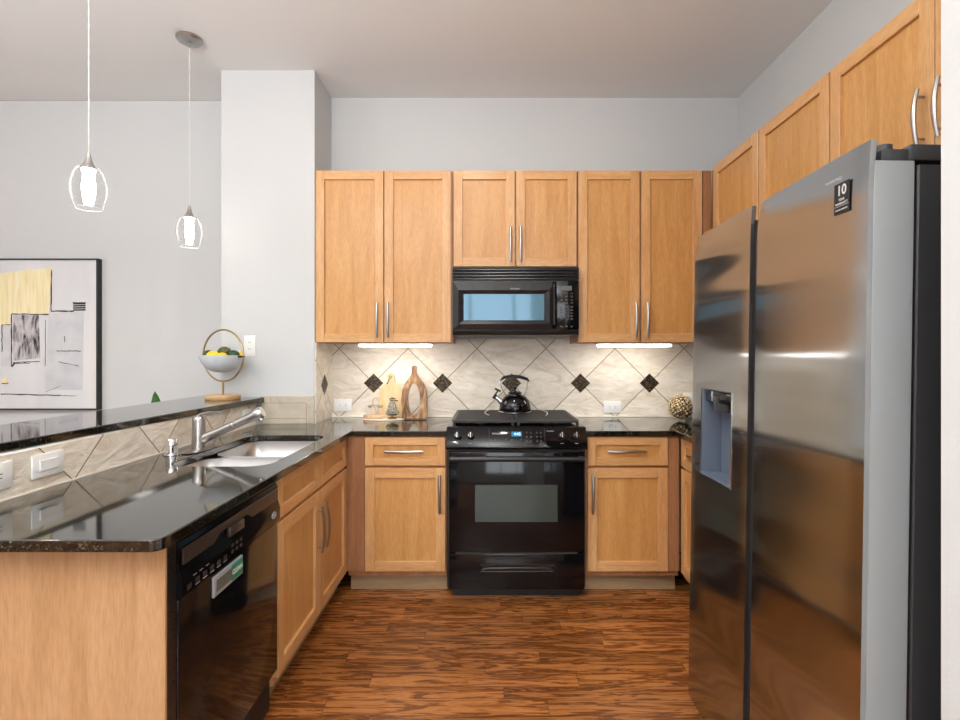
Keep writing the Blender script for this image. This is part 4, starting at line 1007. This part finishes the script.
# wooden vase with an oval hole
vy = 3.36; vx = P(414.5, vy); sc_ = vy/515
r = thing('wooden_vase', 'streaked brown wooden vase with a tall oval hole and narrow neck', 'vase', (vx, vy, cz))
def oy(y): return 1.34-(y-354)*sc_
outer = []
half = [(0, 364.8), (2.1, 364.8), (2.3, 368), (2.4, 373), (4.0, 376), (7.0, 379.5), (10, 384), (12, 390), (12.9, 398), (12.9, 410), (12.7, 416), (12, 417.6)]
half = [(a*sc_, cz+(418.3-b)*sc_*1.0) for a, b in half]
outl = [(vx+a, z) for a, z in half[1:]] + [(vx-a, z) for a, z in half[::-1][:-1]]
m = MB().prism(outl, vy-.028, vy+.028, 'y', b=.010, seg=4)
vo = m.build('vase_body', M_VASE, r, angle=60)
hole = [(vx-.002+.0415*math.cos(t), cz+.128+.108*math.sin(t)*(1 if math.sin(t) > 0 else .95)) for t in [2*PI*k/40 for k in range(40)]]
boolean(vo, MB().prism(hole, vy-.06, vy+.06, 'y'))
vo.data.polygons.foreach_set('use_smooth', [True]*len(vo.data.polygons)); vo.data.set_sharp_from_angle(angle=math.radians(50))
bv = vo.modifiers.new('rim', 'BEVEL'); bv.width = .008; bv.segments = 3; bv.limit_method = 'ANGLE'; bv.angle_limit = math.radians(60)
# bread board leaning on the tiles
by_ = 3.455; s3 = by_/515
bxc = P(391, by_)
r = thing('cutting_board', 'pale bamboo cutting board with a round-eyed handle leaning on the tiles', 'cutting board', (bxc, by_, cz))
pts = [(-10, 0), (10, 0), (11.2, 1.5), (11.2, 25), (10, 30), (6.5, 33), (3.2, 34.5), (3.0, 39), (3.4, 42), (1.8, 44.2), (-1.8, 44.2), (-3.4, 42), (-3.0, 39), (-3.2, 34.5), (-6.5, 33), (-10, 30), (-11.2, 25), (-11.2, 1.5)]
lean = Matrix.Translation((bxc, 3.428, cz+.0005)) @ Matrix.Rotation(-math.radians(5), 4, 'X')
m = MB(lean).prism([(a*s3, b*s3) for a, b in pts], 0, .014, 'y', b=.002, seg=2); cb = m.build('board', M_BAMBOO, r)
MB(lean).tube([(.0075*math.cos(t), -.0015, 40.5*s3+.0075*math.sin(t)) for t in [2*PI*k/20 for k in range(20)]], .0018, 6, closed=True).build('eyelet', M_BLKP, r)
m = MB(lean); 
for i in range(3): m.tube([(-.008-.002*i, -.003, 39*s3-.002*i), (-.018, -.006, 36*s3), (-.028+.003*i, -.004, 33.5*s3)], .0016, 6)
m.build('cord_loop', M_BLKP, r)
# round tan dish (left) on a cream tray
ty = 3.35; tx = P(373.5, ty)
r = thing('cream_tray', 'low cream oval tray on the counter under the little ornaments', 'tray', (P(382, ty), ty, cz))
MB().lathe([(0, 0), (.128, 0), (.134, .004), (.130, .0065), (0, .0065)], (P(383.5, 3.33), 3.33, cz), 40, sy=.45).build('dish', M_CREAM, r)
r = thing('tan_dish', 'short tan round wooden dish at the left of the cream tray', 'dish', (tx, ty, cz+.0066))
MB().lathe([(0, 0), (.060, 0), (.066, .006), (.066, .018), (.062, .024), (.054, .024), (.050, .016), (0, .014)], (tx, ty, cz+.0068), 36, sy=.6).build('dish_body', M_TAN, r)
# looped brass figure
r = thing('brass_hook_ornament', 'thin looped brass ornament rising from the tan dish with hanging charms', 'ornament', (P(375, ty), ty, cz+.02))
hx_ = P(375.5, ty)
MB().tube([(hx_+.004, ty, cz+.022), (hx_+.003, ty, cz+.06), (hx_-.004, ty, cz+.085), (hx_-.016, ty, cz+.10), (hx_-.018, ty, cz+.12), (hx_-.010, ty, cz+.137), (hx_+.004, ty, cz+.140), (hx_+.014, ty, cz+.130)], .0034, 8).build('hook', M_TAN, r)
MB().tube([(hx_-.045, ty, cz+.090), (hx_+.045, ty, cz+.090)], .0016, 6).build('crossbar', M_GOLD, r)
for dx in (-.042, -.03, .026, .040):
    MB().ball((hx_+dx, ty, cz+.083), .0065, 1, 1, 1.1, 10).build('charm', M_GOLD, r)
MB().lathe([(0, .0), (.012, 0), (.006, .006), (0, .008)], (hx_+.004, ty, cz+.021), 16).build('foot', M_TAN, r)
# speckled tree / pinecone ornament
ox, oy_ = P(392.3, 3.33), 3.33
r = thing('pinecone_ornament', 'speckled silver pinecone ornament standing in front of the cutting board', 'ornament', (ox, oy_, cz+.0068))
MB().lathe([(0, 0), (.026, 0), (.028, .008), (.012, .012), (.012, .02), (.036, .024), (.038, .03), (0, .032)], (ox, oy_, cz+.0068), 28).build('stand', M_GOLD, r)
m = MB(); cnt = 0
m.lathe([(0, .032), (.03, .034), (.032, .05), (.022, .085), (.008, .112), (0, .116)], (ox, oy_, cz+.0068), 20)
for j in range(8):
    zz = .038+j*.0098; R2 = .034*(1-j/9.5)+.004; nn = max(6, 12-j)
    for k in range(nn):
        t = 2*PI*(k+.5*(j % 2))/nn; m.ball((ox+R2*math.cos(t), oy_+R2*math.sin(t), cz+.0068+zz), .0068, 1, 1, .8, 8)
m.build('cone', M_PEARL, r)
m = MB()
for k, (dx, dz) in enumerate(((-.012, .128), (0, .134), (.014, .130), (.008, .120), (-.006, .118), (.022, .118), (.030, .116))):
    m.ball((ox+dx, oy_, cz+.0068+dz), .0075, 1.2, .6, .55, 8)
m.tube([(ox, oy_, cz+.11), (ox, oy_, cz+.14)], .002, 6)
m.build('top_sprig', M_BLKP, r)
# dried flower ball, with a cream block behind it
hx_, hy = P(681, 3.30), 3.30
r = thing('flower_ball', 'round ball of dried cream flowers on the right counter by the refrigerator', 'flower ball', (hx_, hy, cz))
R0 = .085
MB().ball((hx_, hy, cz+R0-.004), R0*.84, n=24).build('core', M_HYDC, r)
m = MB(); rr = random.Random(5); NN = 210
for i in range(NN):
    z = 1-2*(i+.5)/NN; t = i*2.399963; q = math.sqrt(1-z*z); d = Vector((q*math.cos(t), q*math.sin(t), z))
    if d.z < -.93: continue
    c = Vector((hx_, hy, cz+R0+.0015))+d*R0*rr.uniform(.84, .97); a = d.orthogonal().normalized(); b = d.cross(a); ph = rr.uniform(0, PI)
    bm = bmesh.new()
    vs = []
    for k in range(8):
        an = ph+2*PI*k/8; rd = .0135 if k % 2 == 0 else .005
        p_ = c+(a*math.cos(an)+b*math.sin(an))*rd+d*(.004 if k % 2 == 0 else 0)
        p_.z = max(p_.z, cz+.0008); vs.append(bm.verts.new(p_))
    cv_ = c-d*.003; cv_.z = max(cv_.z, cz+.0005); cc = bm.verts.new(cv_)
    for k in range(8): bm.faces.new((vs[k], vs[(k+1) % 8], cc))
    m.absorb(bm)
fl = m.build('petals', M_HYD, r); fl['kind'] = 'stuff'
o = MB().box(P(685, 3.40), P(685, 3.40)+.17, 3.40, 3.44, cz, 1.34-39*3.40/515, .006, 2).build('cream_plaque', M_CREAM, None, origin=(P(700, 3.42), 3.42, cz))
tag(o, 'plain cream block standing behind the dried flower ball', 'block')
# trim rings of the added downlights, all out of view
for i, (x, y) in enumerate(((-0.1, 1.9), (-2.6, 0.6), (-1.6, -2.0))):
    r = thing('added_ceiling_light', 'unseen added recessed ceiling light ' + ('above the kitchen aisle', 'near the open end of the kitchen', 'in the room behind the kitchen')[i], 'ceiling light', (x, y, H), 'added recessed ceiling lights')
    MB().lathe([(.075, -.001), (.095, -.001), (.093, -.006), (.075, -.008)], (x, y, H), 32, close=True).build('trim_ring', M_WHITE, r)
